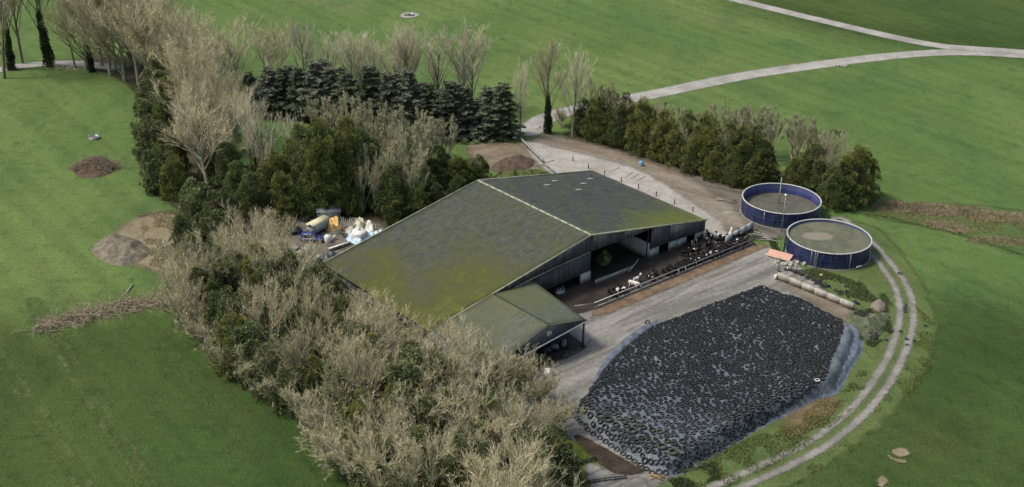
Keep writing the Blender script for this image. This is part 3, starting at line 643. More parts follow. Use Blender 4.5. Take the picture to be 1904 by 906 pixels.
# roof sheets (thin slabs), ridge and verge trims
UL, UR, UM = 115.0, 183.9, 151.95; ZL, ZR, ZM = 2.72, 4.0, 9.95; VF, VB = 154.0, 186.6
nseg = 24
def slope(name, ua, za, ub, zb, m, parent=barn, v0=VF - .25, v1=VB + .25):
    rng = np.random.default_rng(int(ua)); V = []; nu, nv = 20, nseg
    for k, dz in ((0, .06), (1, -.06)):
        for i in range(nu + 1):
            for j in range(nv + 1):
                t = i / nu; v = v0 + (v1 - v0) * j / nv
                sag = -.10 * math.sin(math.pi * t) - .06 * math.sin(v * .9) * math.sin(t * 7)
                V.append(bl(ua + (ub - ua) * t, v, za + (zb - za) * t + sag + dz))
    n1 = (nu + 1) * (nv + 1); Q = []
    for i in range(nu):
        for j in range(nv):
            a = i * (nv + 1) + j; q = (a, a + 1, a + nv + 2, a + nv + 1)
            Q.append(q[::-1] if ub > ua else q); r_ = tuple(x + n1 for x in q); Q.append(r_ if ub > ua else r_[::-1])
    for i in range(nu):
        for j in (0, nv):
            a = i * (nv + 1) + j; b_ = a + nv + 1; Q.append((a, b_, b_ + n1, a + n1))
    for j in range(nv):
        for i in (0, nu):
            a = i * (nv + 1) + j; Q.append((a, a + 1, a + 1 + n1, a + n1))
    return obj(name, mesh(name, V, None, Q, m, False), parent)
rl = slope('roof', UM, ZM, UL - .3, ZL - .06, R_LEFT); tag(rl, 'long mossy roof slope facing the trees')
rr = slope('roof', UM, ZM, UR + .3, ZR - .06, R_RIGHT); tag(rr, 'grey roof slope with moss along its lower corner')
rg = MB()
for j in range(16):
    v0 = VF - .3 + (VB - VF + .6) * j / 16; v1 = VF - .3 + (VB - VF + .6) * (j + 1) / 16 - .03
    rg.slab([bl(UM - .26, v0, ZM + .03), bl(UM, v0, ZM + .16), bl(UM, v1, ZM + .16), bl(UM - .26, v1, ZM + .03)], (0, 0, -.05))
    rg.slab([bl(UM, v0, ZM + .16), bl(UM + .26, v0, ZM + .03), bl(UM + .26, v1, ZM + .03), bl(UM, v1, ZM + .16)], (0, 0, -.05))
rg.build('ridge_cap', M_TRIM, barn)
def zroof(u): return ZM - (UM - u) * (ZM - ZL) / (UM - UL) if u < UM else ZM - (u - UM) * (ZM - ZR) / (UR - UM)
vg = MB()
vg.beam(bl(UL, VF - .32, zroof(UL) + .03), bl(UM, VF - .32, ZM + .03), .16, .28); vg.beam(bl(UM, VF - .32, ZM + .03), bl(UR + .2, VF - .32, ZR + .03), .16, .28)
vg.build('bargeboard', M_TRIM, barn)
vg = MB(); vg.beam(bl(UL, VB + .32, zroof(UL) + .03), bl(UM, VB + .32, ZM + .03), .14, .2); vg.beam(bl(UM, VB + .32, ZM + .03), bl(UR, VB + .32, ZR + .03), .14, .2)
vg.build('bargeboard', M_TRIM, barn)
for u0, v0 in ((164.5, 180.5), (168.5, 182.5), (174.0, 179.5), (169.5, 176.3), (178.2, 182.0)):
    q = MB(); z0 = zroof(u0) + .0; z1 = zroof(u0 + 1.9)
    q.slab([bl(u0, v0, z0 + .07), bl(u0 + 1.9, v0, z1 + .07), bl(u0 + 1.9, v0 + .6, z1 + .07), bl(u0, v0 + .6, z0 + .07)], (0, 0, -.05))
    q.build('roof_light', plain('milky_roof_light', (.30, .31, .30), .6, .15) if 'milky_roof_light' not in bpy.data.materials else bpy.data.materials['milky_roof_light'], barn)
# gable cladding: lower part set back, upper band proud
def gable(name, us, zb, m, v, th=.12, top=-.12):
    g = MB()
    for (u0, u1), (b0, b1) in zip(zip(us[:-1], us[1:]), zip(zb[:-1], zb[1:])):
        p = [bl(u0, v, b0), bl(u1, v, b1), bl(u1, v, zroof(u1) + top), bl(u0, v, zroof(u0) + top)]
        g.slab(p, (0, th, 0))
    return g.build(name, m, barn)
gable('gable_boarding', [131, 134.8, 143.0, 151.95, 160, 167.6], [4.62, 5.2, 5.95, 6.5, 6.5, 6.5], M_BOARD, 153.85)
gable('gable_boarding', [168.2, 172.8, 183.85], [2.2, 2.2, 1.75], M_BOARD, 153.85)
def flat(us, z0, z1, v, th=.12):
    return [bl(us[0], v, z0), bl(us[1], v, z0), bl(us[1], v, z1), bl(us[0], v, z1)]
g = MB(); g.slab([bl(137.6, 154.02, 1.7), bl(150.0, 154.02, 2.4), bl(152.3, 154.02, 2.4), bl(152.3, 154.02, 6.5), bl(143, 154.02, 5.95), bl(137.6, 154.02, 5.4)], (0, .12, 0)); g.build('wall_boarding', M_BOARD, barn)
g = MB(); g.slab([bl(126.5, 154.02, 0), bl(139.7, 154.02, 0), bl(139.7, 154.02, 1.75), bl(137.58, 154.02, 1.72), bl(137.58, 154.02, 5.38), bl(126.5, 154.02, 4.3)], (0, .12, 0)); g.build('wall_sheeting', M_PANEL, barn)
g = MB(); g.beam(bl(134.8, 153.75, 5.2), bl(143, 153.75, 5.98), .06, .16); g.beam(bl(143.05, 153.75, 5.98), bl(151.9, 153.75, 6.53), .06, .13); g.build('flashing', M_TRIM, barn)
# openings: little windows in the sheeting
wd = MB()
for u0, z0, z1 in ((141.1, 3.0, 3.9), (142.0, 2.7, 4.3)): wd.box(bl(u0, 153.99, (z0 + z1) / 2), (.34, .05, z1 - z0))
wd.build('window', M_DARKSTEEL, barn)
wd = MB()
for u0 in (133.6, 134.7): wd.box(bl(u0, 153.99, 4.3), (.7, .05, .6))
wd.build('window', M_DARKSTEEL, barn)
for u0, u1, zt in ((149.9, 152.45, 2.4), (168.35, 170.8, 2.2), (173.6, 176.0, 2.15), (176.15, 178.7, 2.0), (181.2, 183.7, 1.75)):
    g = MB(); g.slab(flat((u0, u1), -.05, zt, 153.98), (0, .22, 0)); g.build('concrete_panel', M_CWALL, barn)
g = MB(); g.slab([bl(168.0, 154.1, 0), bl(168.0, 178, 0), bl(168.0, 178, 3.4), bl(168.0, 154.1, 3.4)], (.22, 0, 0)); g.build('partition_wall', M_CWALL, barn)
g = MB(); g.slab(flat((152.5, 162.5), -.05, .85, 152.6), (0, .25, 0)); g.build('low_wall', M_CWALL, barn)
g = MB(); g.slab([bl(UR - .1, 154.2, 0), bl(UR - .1, VB, 0), bl(UR - .1, VB, 3.8), bl(UR - .1, 154.2, 3.8)], (-.15, 0, 0)); g.build('side_wall', M_BOARD, barn)
g = MB(); g.slab([bl(UL + .2, 154.2, 0), bl(UL + .2, VB, 0), bl(UL + .2, VB, 2.5), bl(UL + .2, 154.2, 2.5)], (.15, 0, 0))
g.build('side_wall', M_BOARD, barn)
g = MB(); g.slab([bl(UL + .4, VB, 0), bl(UR - .4, VB, 0), bl(UR - .4, VB, ZR - .2), bl(UM, VB, ZM - .25), bl(UL + .4, VB, ZL - .2)], (0, -.15, 0)); g.build('back_wall', M_BOARD, barn)
for u in (152.3, 160, 168.0, 173.2, 178.9, 183.6, 140, 146):
    for v in (154.5, 162, 170, 178):
        if v < 155 and u in (173.2, 178.9, 160): continue
        g = MB(); g.box(bl(u, v, (zroof(u) - .2) / 2), (.22, .22, zroof(u) - .25)); g.build('stanchion', M_DARKSTEEL, barn)
for v in (158, 166, 174, 182):
    g = MB(); g.beam(bl(UL + 1, v, zroof(UL + 1) - .32), bl(UM, v, ZM - .32), .15, .3); g.beam(bl(UM, v, ZM - .32), bl(UR - .5, v, zroof(UR - .5) - .32), .15, .3); g.build('rafter', M_DARKSTEEL, barn)
g = MB()
for j in range(12):
    v0 = 154 + 32.4 * j / 12; g.tube(bl(UR + .38, v0, ZR - .12), bl(UR + .38, v0 + 2.68, ZR - .12), .09, n=6)
g.build('gutter', M_STEEL, barn)
# floor inside the barn
zlev[0] += .005
tag(MB().poly([tuple(Lw(u, v, zlev[0])) for u, v in ((UL + .2, 154.2), (UR - .1, 154.2), (UR - .1, VB), (UL + .2, VB))]).build('barn_floor', M_PEN), kind='structure')
patch('eave_concrete', [Lw(u, v)[:2] for u, v in ((184, 153), (186.8, 153), (187.5, 170), (188, 190), (184, 190))], M_PALE, 1, .6, raw=True)

# small lean-to shed
so_ = Lw(126.5, 137.0); shed = empty('shed', tuple(so_), BA)
tag(shed, 'small open-fronted shed with mossy roof joined to the front of the big barn', 'shed')
def sl_(u, v, z): return (u - 126.5, v - 137.0, z)
A0, A1 = (126.5, 137, 7.1), (128.2, 153.7, 5.45); Rr0, Rr1 = (135.0, 137, 5.2), (138.2, 153.7, 4.7); L0, L1 = (113.5, 137, 3.3), (115.2, 153.7, 2.95)
def quad_roof(name, a, b, c, d, m, n=10):
    V = []; Q = []
    P = [np.array(sl_(*p)) for p in (a, b, c, d)]
    for dz in (.06, -.06):
        for i in range(n + 1):
            for j in range(n + 1):
                s_, t = i / n, j / n; p = (P[0] * (1 - s_) + P[1] * s_) * (1 - t) + (P[3] * (1 - s_) + P[2] * s_) * t
                V.append(p + np.array([0, 0, dz - .08 * math.sin(math.pi * s_)]))
    k = (n + 1) ** 2
    for i in range(n):
        for j in range(n):
            a_ = i * (n + 1) + j; q = (a_, a_ + 1, a_ + n + 2, a_ + n + 1); Q += [q, tuple(x + k for x in q[::-1])]
        for j in (0, n):
            a_ = i * (n + 1) + j; Q += [(a_, a_ + n + 1, a_ + n + 1 + k, a_ + k)]
            a_ = j * (n + 1) + i; Q += [(a_, a_ + 1, a_ + 1 + k, a_ + k)]
    return obj(name, mesh(name, V, None, Q, m), shed)
quad_roof('roof', A0, Rr0, Rr1, A1, R_SMALL); quad_roof('roof', A0, L0, L1, A1, R_SMALL)
g = MB(); g.beam(sl_(113.4, 136.8, 3.28), sl_(126.5, 136.8, 7.13), .12, .2); g.beam(sl_(126.5, 136.8, 7.13), sl_(135.1, 136.8, 5.22), .12, .2); g.build('bargeboard', plain('dark_bargeboard', (.10, .11, .08), .9, .3), shed)
g = MB(); g.slab([sl_(113.6, 137, 2.7), sl_(134.7, 137, 5.0), sl_(134.9, 137, 5.1), sl_(126.5, 137, 7.0), sl_(113.6, 137, 3.2)], (0, .12, 0)); g.build('gable_boarding', M_BOARD, shed)
g = MB(); g.tube(sl_(113.0, 136.78, 2.55), sl_(134.9, 136.78, 5.0), .13, n=8); g.build('gutter_pipe', M_WHITE, shed)
g = MB(); g.box(sl_(126.6, 136.85, 5.55), (.95, .05, .75)); sg = g.build('sign', M_WHITE, shed)
g = MB(); [g.box(sl_(126.6 + dx, 136.815, 5.55 + dz), (wx, .01, .07)) for dx, dz, wx in ((0, .15, .6), (-.05, 0, .5), (.05, -.15, .55))]; g.build('sign_marks', M_DARKSTEEL, sg)
for u, v, z in ((134.7, 137.1, 5.0), (126.5, 141, 6.6), (134.9, 145, 4.9), (114, 137.3, 2.7), (120, 137.3, 3.2)):
    g = MB(); g.box(sl_(u, v, z / 2), (.25, .25, z)); g.build('post', plain('red_brown_post', (.11, .07, .06), .8) if 'red_brown_post' not in bpy.data.materials else bpy.data.materials['red_brown_post'], shed)
g = MB(); g.slab([sl_(113.8, 137.2, 0), sl_(113.8, 153.5, 0), sl_(115, 153.5, 2.8), sl_(113.8, 137.2, 2.8)], (.12, 0, 0)); g.slab([sl_(121, 144, 0), sl_(134.6, 144, 0), sl_(134.6, 144, 2.2), sl_(121, 144, 2.2)], (0, .2, 0)); g.build('wall', M_PANEL, shed)
patch('shed_floor', [Lw(u, v)[:2] for u, v in ((113.5, 137.6), (121, 137.0), (128, 136.0), (135.2, 136.4), (137.5, 153.9), (114.5, 153.9))], M_PEN, 1, .5, raw=True)

# ------------------------------------------------------------------ silage heap under its sheet
rng = np.random.default_rng(5)
def vnoise(P, s, seed=0):
    "smooth value noise on 2-D points"
    r = np.random.default_rng(seed); G = r.random((64, 64)); q = P * s; i = np.floor(q).astype(int); f = q - i; f = f * f * (3 - 2 * f)
    g = lambda a, b: G[(i[:, 0] + a) % 64, (i[:, 1] + b) % 64]
    return (g(0, 0) * (1 - f[:, 0]) + g(1, 0) * f[:, 0]) * (1 - f[:, 1]) + (g(0, 1) * (1 - f[:, 0]) + g(1, 1) * f[:, 0]) * f[:, 1]
def PZ(pts): return np.array([at(x, y, z)[:2] for x, y, z in pts])
_L = [(1072, 764, .4), (1080, 745, .6), (1093, 728, .8), (1108, 702, 1.0), (1125, 676, 1.2), (1154, 644, 1.4), (1188, 617, 1.6), (1209, 601, 1.7), (1239, 589, 1.8), (1278, 576, 1.9), (1331, 556, 2.0), (1375, 538, 2.0), (1403, 526, 2.0), (1425, 524, 2.0), (1441, 535, 2.0), (1477, 546, 2.0), (1501, 554, 2.0), (1530, 569, 2.0)]
_B = [(1417, 785, .4), (1379, 810, .3), (1332, 838, .3), (1289, 864, .3), (1254, 880, .2), (1234, 882, .2), (1210, 873, .2), (1180, 855, .2), (1147, 834, .2), (1110, 811, .2), (1088, 796, .2), (1074, 778, .3)]
HEAP = smooth_line(PZ(_L + [(1568, 590, 1.8), (1592, 612, 1.0), (1592, 640, .6), (1578, 672, .4), (1566, 706, .3), (1552, 728, .3), (1520, 742, .3), (1475, 762, .3)] + _B), True, 1)
TYREZ = smooth_line(PZ(_L + [(1562, 590, 2.0), (1569, 606, 1.8), (1556, 646, 1.5), (1546, 672, 1.2), (1536, 697, 1.0), (1528, 720, .6), (1500, 742, .4), (1460, 763, .3)] + _B), True, 1)
def heap_z(P, sd=None):
    P = np.atleast_2d(P); sd = poly_sd(P, HEAP) if sd is None else sd
    t = np.clip((sd + .2) / 1.7, 0, 1); t = t * t * (3 - 2 * t)
    g = np.clip((sd - 2) / 12, 0, 1)
    return t * (1.9 + .5 * g + .45 * (vnoise(P, .11, 3) - .5) + .12 * (vnoise(P, .9, 4) - .5)) + .02 * vnoise(P, 2.2, 5) * (t > .02) + .03
def heap_n(P):
    e = .25; zx = heap_z(P + [e, 0]) - heap_z(P - [e, 0]); zy = heap_z(P + [0, e]) - heap_z(P - [0, e])
    return unit(np.column_stack([-zx / (2 * e), -zy / (2 * e), np.ones(len(P))]))
ms = Mat('silage_sheet', .42, .4)
cs = ms.mix(ms.ramp(ms.noise(.25, 5, .6), .35, .65), (.085, .102, .125), (.18, .205, .24)); cs = ms.mix(ms.ramp(ms.noise(1.1, 5, .65), .5, .72, 0, .7), cs, (.06, .068, .075))
ms.color(cs); ms.bump(ms.noise(.9, 5, .6, ms.map((1, .4, 1)), 1.5), .9, .35)
mn, mx = HEAP.min(0) - 1, HEAP.max(0) + 1
hp = grid_sheet('silage_heap', lambda P: poly_sd(P, HEAP), (*mn, *mx), .4, 0, ms.m, .35, zf=heap_z, kind=None)
tag(hp, 'silage heap wrapped in a blue-grey plastic sheet and weighted with tyres', 'silage heap')

# loose blue-grey plastic skirt on the right of the heap
def crumple(name, pts, m, seed, amp=.35, cell=.3, base=.05, freq=.7, z0=0.0):
    pl = smooth_line(pts, True, 2); mn, mx = pl.min(0) - .5, pl.max(0) + .5
    def zf(P, sd):
        t = np.clip(sd / .5, 0, 1); r1 = abs(vnoise(P @ np.array([[.8, -.6], [.6, .8]]) * [1, .35], freq, seed) - .5) * 2; r2 = vnoise(P, freq * 2.5, seed + 1)
        return z0 + base + t * amp * (1.1 * (1 - r1) + .5 * r2)
    return grid_sheet(name, lambda P: poly_sd(P, pl), (*mn, *mx), cell, 0, m, .05, zf=zf, kind=None)
msk = plain('loose_blue_plastic', (.13, .16, .205), .45, .3, .8, .4, 0.0, (.06, .065, .07))
tag(crumple('plastic_sheet', PX([(1580, 596), (1600, 618), (1604, 650), (1590, 672), (1573, 700), (1562, 722), (1535, 742), (1516, 740), (1540, 712), (1560, 670), (1572, 632)]), msk, 8, .55, .25), 'loose crumpled blue-grey plastic spilling out on the right of the silage heap', 'plastic sheet')
tag(crumple('plastic_sheet', PX([(1205, 600), (1228, 594), (1215, 608), (1160, 648), (1130, 690), (1112, 712), (1098, 716), (1120, 670), (1160, 628)], .1), msk, 18, .3, .25), 'long bare strip of grey plastic along the yard side of the silage heap', 'plastic sheet')

# tyres
def rubber(name, a, b, wear):
    m = Mat(name, .75, .25); r_ = m.rnd(); c = m.mix(m.ramp(m.noise(3, 4, .6), .3, .7), a, b)
    c = m.mix(m.ramp(m.noise(1.3, 5, .65), .55, .78, 0, .6), c, wear); c = m.mul(c, m.ramp(r_, 0, 1, .7, 1.35, False)); m.color(c); return m.m
M_TYRE = rubber('tyre_rubber', (.022, .026, .030), (.060, .067, .073), (.12, .13, .11))
M_TYRE2 = rubber('mossy_tyre_rubber', (.028, .030, .024), (.06, .062, .045), (.13, .135, .06))
def tyre_VQ(R, w_, n=14, ri=.58):
    prof = [(R * ri, -w_ * .38), (R * .72, -w_ * .5), (R * .93, -w_ * .46), (R, -w_ * .25), (R, w_ * .25), (R * .93, w_ * .46), (R * .72, w_ * .5), (R * ri, w_ * .38), (R * (ri + .07), w_ * .2), (R * (ri + .1), 0), (R * (ri + .07), -w_ * .2)]
    th = np.arange(n) / n * 2 * np.pi; V = np.concatenate([np.stack([np.cos(th) * r, np.sin(th) * r, np.full(n, z)], 1) for r, z in prof]); k = len(prof)
    i = np.arange(n); j = (i + 1) % n; Q = np.concatenate([np.stack([i + a * n, j + a * n, j + (a + 1) % k * n, i + (a + 1) % k * n], 1) for a in range(k)])
    return V, Q
TY = {}
for nm, R, w_, m in (('car', .37, .22, M_TYRE), ('lorry', .50, .28, M_TYRE), ('tractor', .78, .42, M_TYRE2), ('mid', .56, .30, M_TYRE2)):
    V, Q = tyre_VQ(R, w_, 18 if R > .4 else 14); TY[nm] = (mesh('tyre', V, None, Q, m, True), R, w_)
def put_tyre(kind, P, N, label, group, spin=0.0):
    me, R, w_ = TY[kind]; o = obj('tyre', me); o.location = tuple(P); q = Vector(N).to_track_quat('Z', 'Y')
    o.rotation_mode = 'QUATERNION'; o.rotation_quaternion = q; tag(o, label, 'tyre', group); return o
used = []
def up_at(px, py, z=1.9):
    P = at(px, py, z)
    for _ in range(4): P = at(px, py, float(heap_z(P[None, :2])[0]))
    return P
GB = 'big tractor tyres at the lower edge of the silage heap'
BIGP = [(1116, 775), (1131, 782), (1176, 803), (1231, 833), (1252, 843)]
names_b = ['leftmost of the five big mossy tractor tyres on the silage heap', 'second from left of the five big mossy tractor tyres on the silage heap', 'middle one of the five big mossy tractor tyres on the silage heap', 'second from right of the five big mossy tractor tyres on the silage heap', 'rightmost of the five big mossy tractor tyres on the silage heap']
for (x, y), lb in zip(BIGP, names_b):
    P = up_at(x, y); N = heap_n(P[None, :2])[0]; put_tyre('tractor', P + N * .2, N, lb, GB); used.append((P[0], P[1], .8))
MID = [(1165, 793), (1196, 796), (1213, 801), (1227, 805), (1193, 816), (1207, 822), (1217, 829), (1241, 822), (1254, 827), (1269, 822), (1145, 791), (1130, 762), (1141, 770), (1151, 779), (1161, 785), (1176, 783), (1188, 790), (1100, 760), (1098, 772), (1091, 752), (1088, 764), (1096, 745)]
for x, y in MID:
    P = up_at(x, y); N = heap_n(P[None, :2])[0]; put_tyre('mid', P + N * .14, unit(N + rng.normal(0, .06, 3)), 'middling greenish lorry tyre lying flat near the lower left edge of the silage heap', 'lorry tyres on the silage heap'); used.append((P[0], P[1], .55))
for x, y in [(1104, 800), (1116, 807), (1127, 814), (1137, 821), (1148, 828), (1159, 836), (1170, 843), (1180, 850), (1191, 857), (1202, 864), (1213, 871), (1224, 877)]:
    P = at(x, y, .9); N = heap_n(P[None, :2])[0]; z = heap_z(P[None, :2])[0]; P = np.array([P[0], P[1], z])
    put_tyre('lorry', P + N * .15, N, 'black lorry tyre in the row hung along the steep lower face of the silage heap', 'tyres hung on the lower face of the silage heap'); used.append((P[0], P[1], .5))
# car tyres: dart throwing with a spacing that varies over the heap
mn, mx = TYREZ.min(0), TYREZ.max(0); pts = list(used); cell = .8; gridd = {}
def gk(x, y): return int(x // cell), int(y // cell)
for x, y, r in pts: gridd.setdefault(gk(x, y), []).append((x, y, r))
cand = rng.uniform(mn, mx, (90000, 2)); sdc = poly_sd(cand, TYREZ); cand = cand[sdc > .0]; sdc = sdc[sdc > .0]
# edge ring first
edge = (sdc < 1.9); order = np.argsort(~edge, kind='stable'); cand = cand[order]; sdc = sdc[order]
vn = vnoise(cand, .13, 9); vn2 = vnoise(cand, .5, 10); pl = proj(np.column_stack([cand, np.full(len(cand), 2.0)]))
left = np.clip((1300 - pl[:, 0]) / 220, 0, 1) * np.clip((pl[:, 1] - 560) / 120, 0, 1)
low = np.clip((pl[:, 1] - 690) / 120, 0, 1)
rad = .262 + .065 * np.clip(left, 0, 1) + .10 * low + .32 * np.clip(vn2 - .62, 0, 1) + .05 * vn
bigr = (sdc < 2.2) & (pl[:, 1] > 690); rad = np.where(sdc < 1.9, .285, rad); rad = np.where(bigr, .36, rad); got = []
for (x, y), r in zip(cand, rad):
    a, b = gk(x, y); ok = True
    for i in (-2, -1, 0, 1, 2):
        for j in (-2, -1, 0, 1, 2):
            for X, Y, r2 in gridd.get((a + i, b + j), ()):
                if (X - x) ** 2 + (Y - y) ** 2 < (r + r2) ** 2 * .92: ok = False; break
            if not ok: break
        if not ok: break
    if ok: gridd.setdefault((a, b), []).append((x, y, r)); got.append((x, y))
got = np.array(got); SCL = np.where((poly_sd(got, TYREZ) < 2.2) & (proj(np.column_stack([got, np.full(len(got), 2.0)]))[:, 1] > 690), 1.32, 1.0) * rng.uniform(.86, 1.14, len(got)); Nn = heap_n(got); Zz = heap_z(got)
lift = rng.uniform(.07, .16, len(got)); Nt = unit(Nn + rng.normal(0, .13, (len(got), 3)))
P3 = np.column_stack([got, Zz]) + Nn * lift[:, None]
dist = np.linalg.norm(P3 - CAM, axis=1); odr = np.argsort(dist); near = odr[:240]; rest = odr[240:]
print('tyres', len(got))
carm = mesh('tyre', *(lambda v, q: (v, None, q))(*tyre_VQ(.33, .2, 14)), M_TYRE, True)
for i in near: put_tyre('car', P3[i], Nt[i], 'black car tyre among those nearest the camera on the silage heap', 'car tyres nearest the camera on the silage heap').scale = (SCL[i],) * 3
V0, Q0 = tyre_VQ(1.0, .62, 10); VV = []; QQ = []
for k, i in enumerate(rest):
    n_ = Nt[i]; a = unit(np.cross(n_, [.3, .9, .1])); b = np.cross(n_, a); M = np.stack([a, b, n_]) ; R = .37 * SCL[i]
    VV.append(V0 @ M * R + P3[i]); QQ.append(Q0 + k * len(V0))
tag(obj('tyre_cover', mesh('tyre_cover', np.concatenate(VV), None, np.concatenate(QQ), M_TYRE, True)), 'dense cover of small black car tyres over the far and middle part of the silage heap', 'tyres', kind='stuff')

# loose tyres on the grass and the track
LT = [(1673, 509, 'lorry', 'large loose black tyre on the outer edge of the curved track'), (1573, 519, 'car', 'loose tyre on the grass right of the near blue tank'), (1573, 533, 'car', 'loose tyre lying in grass just below the near blue tank'),
      (1522, 513, 'car', 'loose tyre behind the concrete wall beside the marker post'), (1675, 616, 'car', 'loose tyre between the two ruts of the curved track'), (1686, 631, 'car', 'upper of two loose tyres on the outer rut'), (1687, 642, 'car', 'lower of two loose tyres on the outer rut'),
      (1656, 616, 'car', 'loose tyre on the inner edge of the curved track'), (1721, 606, 'car', 'loose tyre in the field outside the curved track'), (1648, 632, 'car', 'loose tyre in grass between the sheet pile and the track'), (1627, 635, 'lorry', 'loose lorry tyre in the weeds right of the heap'), (1700, 634, 'car', 'loose tyre on the verge outside the curved track')]
for x, y, k, lb in LT: put_tyre(k, at(x, y, .12), unit(np.array([rng.normal(0, .1), rng.normal(0, .1), 1])), lb, 'loose tyres around the curved track')
def pile(pts, kind, lb, g, n, spread, h):
    k = 0
    for _ in range(n):
        a = rng.uniform(0, len(pts) - 1.001); i = int(a); x = pts[i][0] + (pts[i + 1][0] - pts[i][0]) * (a - i); y = pts[i][1] + (pts[i + 1][1] - pts[i][1]) * (a - i)
        P = at(x, y); P = P + np.array([rng.normal(0, spread), rng.normal(0, spread), rng.uniform(.1, h)])
        put_tyre(kind, P, unit(np.array([rng.normal(0, .5), rng.normal(0, .5), 1])), lb, g)
pile([(1450, 504), (1480, 508), (1500, 518), (1540, 536), (1580, 556), (1597, 572)], 'car', 'dark tyre heaped behind the pale concrete wall', 'tyres heaped behind the pale concrete wall', 42, .45, .5)
pile([(1597, 580), (1603, 596), (1612, 610), (1618, 622), (1630, 628)], 'car', 'dark tyre in the tumbled heap at the right corner of the silage heap', 'tyres tumbled at the right corner of the silage heap', 34, .7, .7)
pile([(1548, 700), (1556, 714), (1540, 722)], 'car', 'dark tyre in the little cluster on the lower right plastic', 'tyres on the lower right plastic', 12, .5, .6)
put_tyre('car', up_at(1519, 709) + np.array([0, 0, .22]), (0, 0, 1), 'pale rimmed tyre lying on the bare plastic at lower right of the heap', 'pale tyres').data = mesh('tyre', *(lambda v, q: (v, None, q))(*tyre_VQ(.45, .16, 16, .66)), M_WHITE, True)
put_tyre('lorry', at(1204, 600, .35), unit(np.array([-.5, -.6, .45])), 'lorry tyre leaning up at the yard corner of the silage heap', 'leaning tyres')

# retaining wall with pale face at the top right of the heap
def straight_wall(name, p0, p1, h, th, m, label, cat, z=0.0, cap=None):
    a = at(*p0); b = at(*p1); d = b - a; L = np.linalg.norm(d); e = empty(name, tuple(a), math.atan2(d[1], d[0])); tag(e, label, cat)
    g = MB(); n = max(2, int(L / 2.4))
    for i in range(n): g.box((L * (i + .5) / n, 0, h / 2), (L / n - .012, th, h * (1 + .01 * math.sin(i * 2.3))))
    g.build('wall_panel', m, e)
    if cap: q = MB(); q.box((L / 2, 0, h * 1.02 + .06), (L, th + .12, .1)); q.build('coping', cap, e)
    return e
M_PALEWALL = concrete_wall('pale_stained_wall', (.34, .32, .285), (.50, .48, .44), (.15, .12, .095))
ww = straight_wall('clamp_wall', (1446, 520), (1586, 578), 1.5, .5, M_PALEWALL, 'long pale stained concrete wall at the top right of the silage heap', 'wall')
g = MB(); g.box((-.2, -.3, .55), (.3, .9, 1.1)); g.build('end_block', M_WHITE, ww)
patch('stained_ground', [(1450, 530), (1520, 545), (1590, 575), (1585, 606), (1560, 600), (1500, 560)], M_LANE, 1.2, .5)

# ------------------------------------------------------------------ slurry tanks
def tank_mat():
    m = Mat('blue_enamel_panels', .38, .45); x, y, z = m.sep()
    c = m.mix(m.ramp(m.noise(.6, 4, .6), .3, .7), (.015, .024, .075), (.026, .040, .115))
    st = m.noise(1.0, 4, .65, m.map((1.3, 1.3, .08))); c = m.mix(m.ramp(st, .55, .8, 0, .55), c, (.16, .18, .22))
    c = m.mix(m.math('MULTIPLY', m.math('SUBTRACT', 1.0, m.ramp(m.math('ADD', z, m.math('MULTIPLY', m.noise(1, 4), .8)), .5, 1.3)), .6), c, (.06, .065, .055))
    m.color(c); m.bump(m.noise(2, 3), .1, .02); return m.m
M_TANK = tank_mat()
def inner_mat():
    m = Mat('blue_tank_lining', .5, .35); x, y, z = m.sep()
    c = m.mix(m.ramp(m.noise(1.0, 4, .6, m.map((.8, .8, .15))), .35, .7), (.035, .05, .17), (.075, .095, .25))
    c = m.mix(m.ramp(z, 2.2, 2.32, 0, .35), c, (.16, .18, .3)); m.color(c); return m.m
M_INNER = inner_mat()
def slurry(name, a, b, cst, scale, bl_=0):
    m = Mat(name, .55, .35); n = m.noise(scale, 6, .65, None, 1.6); c = m.mix(m.ramp(n, .35, .65), a, b)
    c = m.mix(m.ramp(m.noise(2.5, 5, .7), .55, .75, 0, .5), c, tuple(k * .7 for k in a))
    if bl_:
        x, y, z = m.sep(); dx = m.math('SUBTRACT', x, -2.0); dy = m.math('SUBTRACT', y, 1.0); r = m.math('SQRT', m.math('ADD', m.math('MULTIPLY', dx, m.math('MULTIPLY', dx, .35)), m.math('MULTIPLY', dy, m.math('MULTIPLY', dy, .9))))
        c = m.mix(m.ramp(m.math('ADD', r, m.math('MULTIPLY', m.noise(.7, 5, .7), 1.8)), 2.4, 3.0, .9, 0), c, cst)
    m.color(c); m.bump(n, .2, .1); return m.m
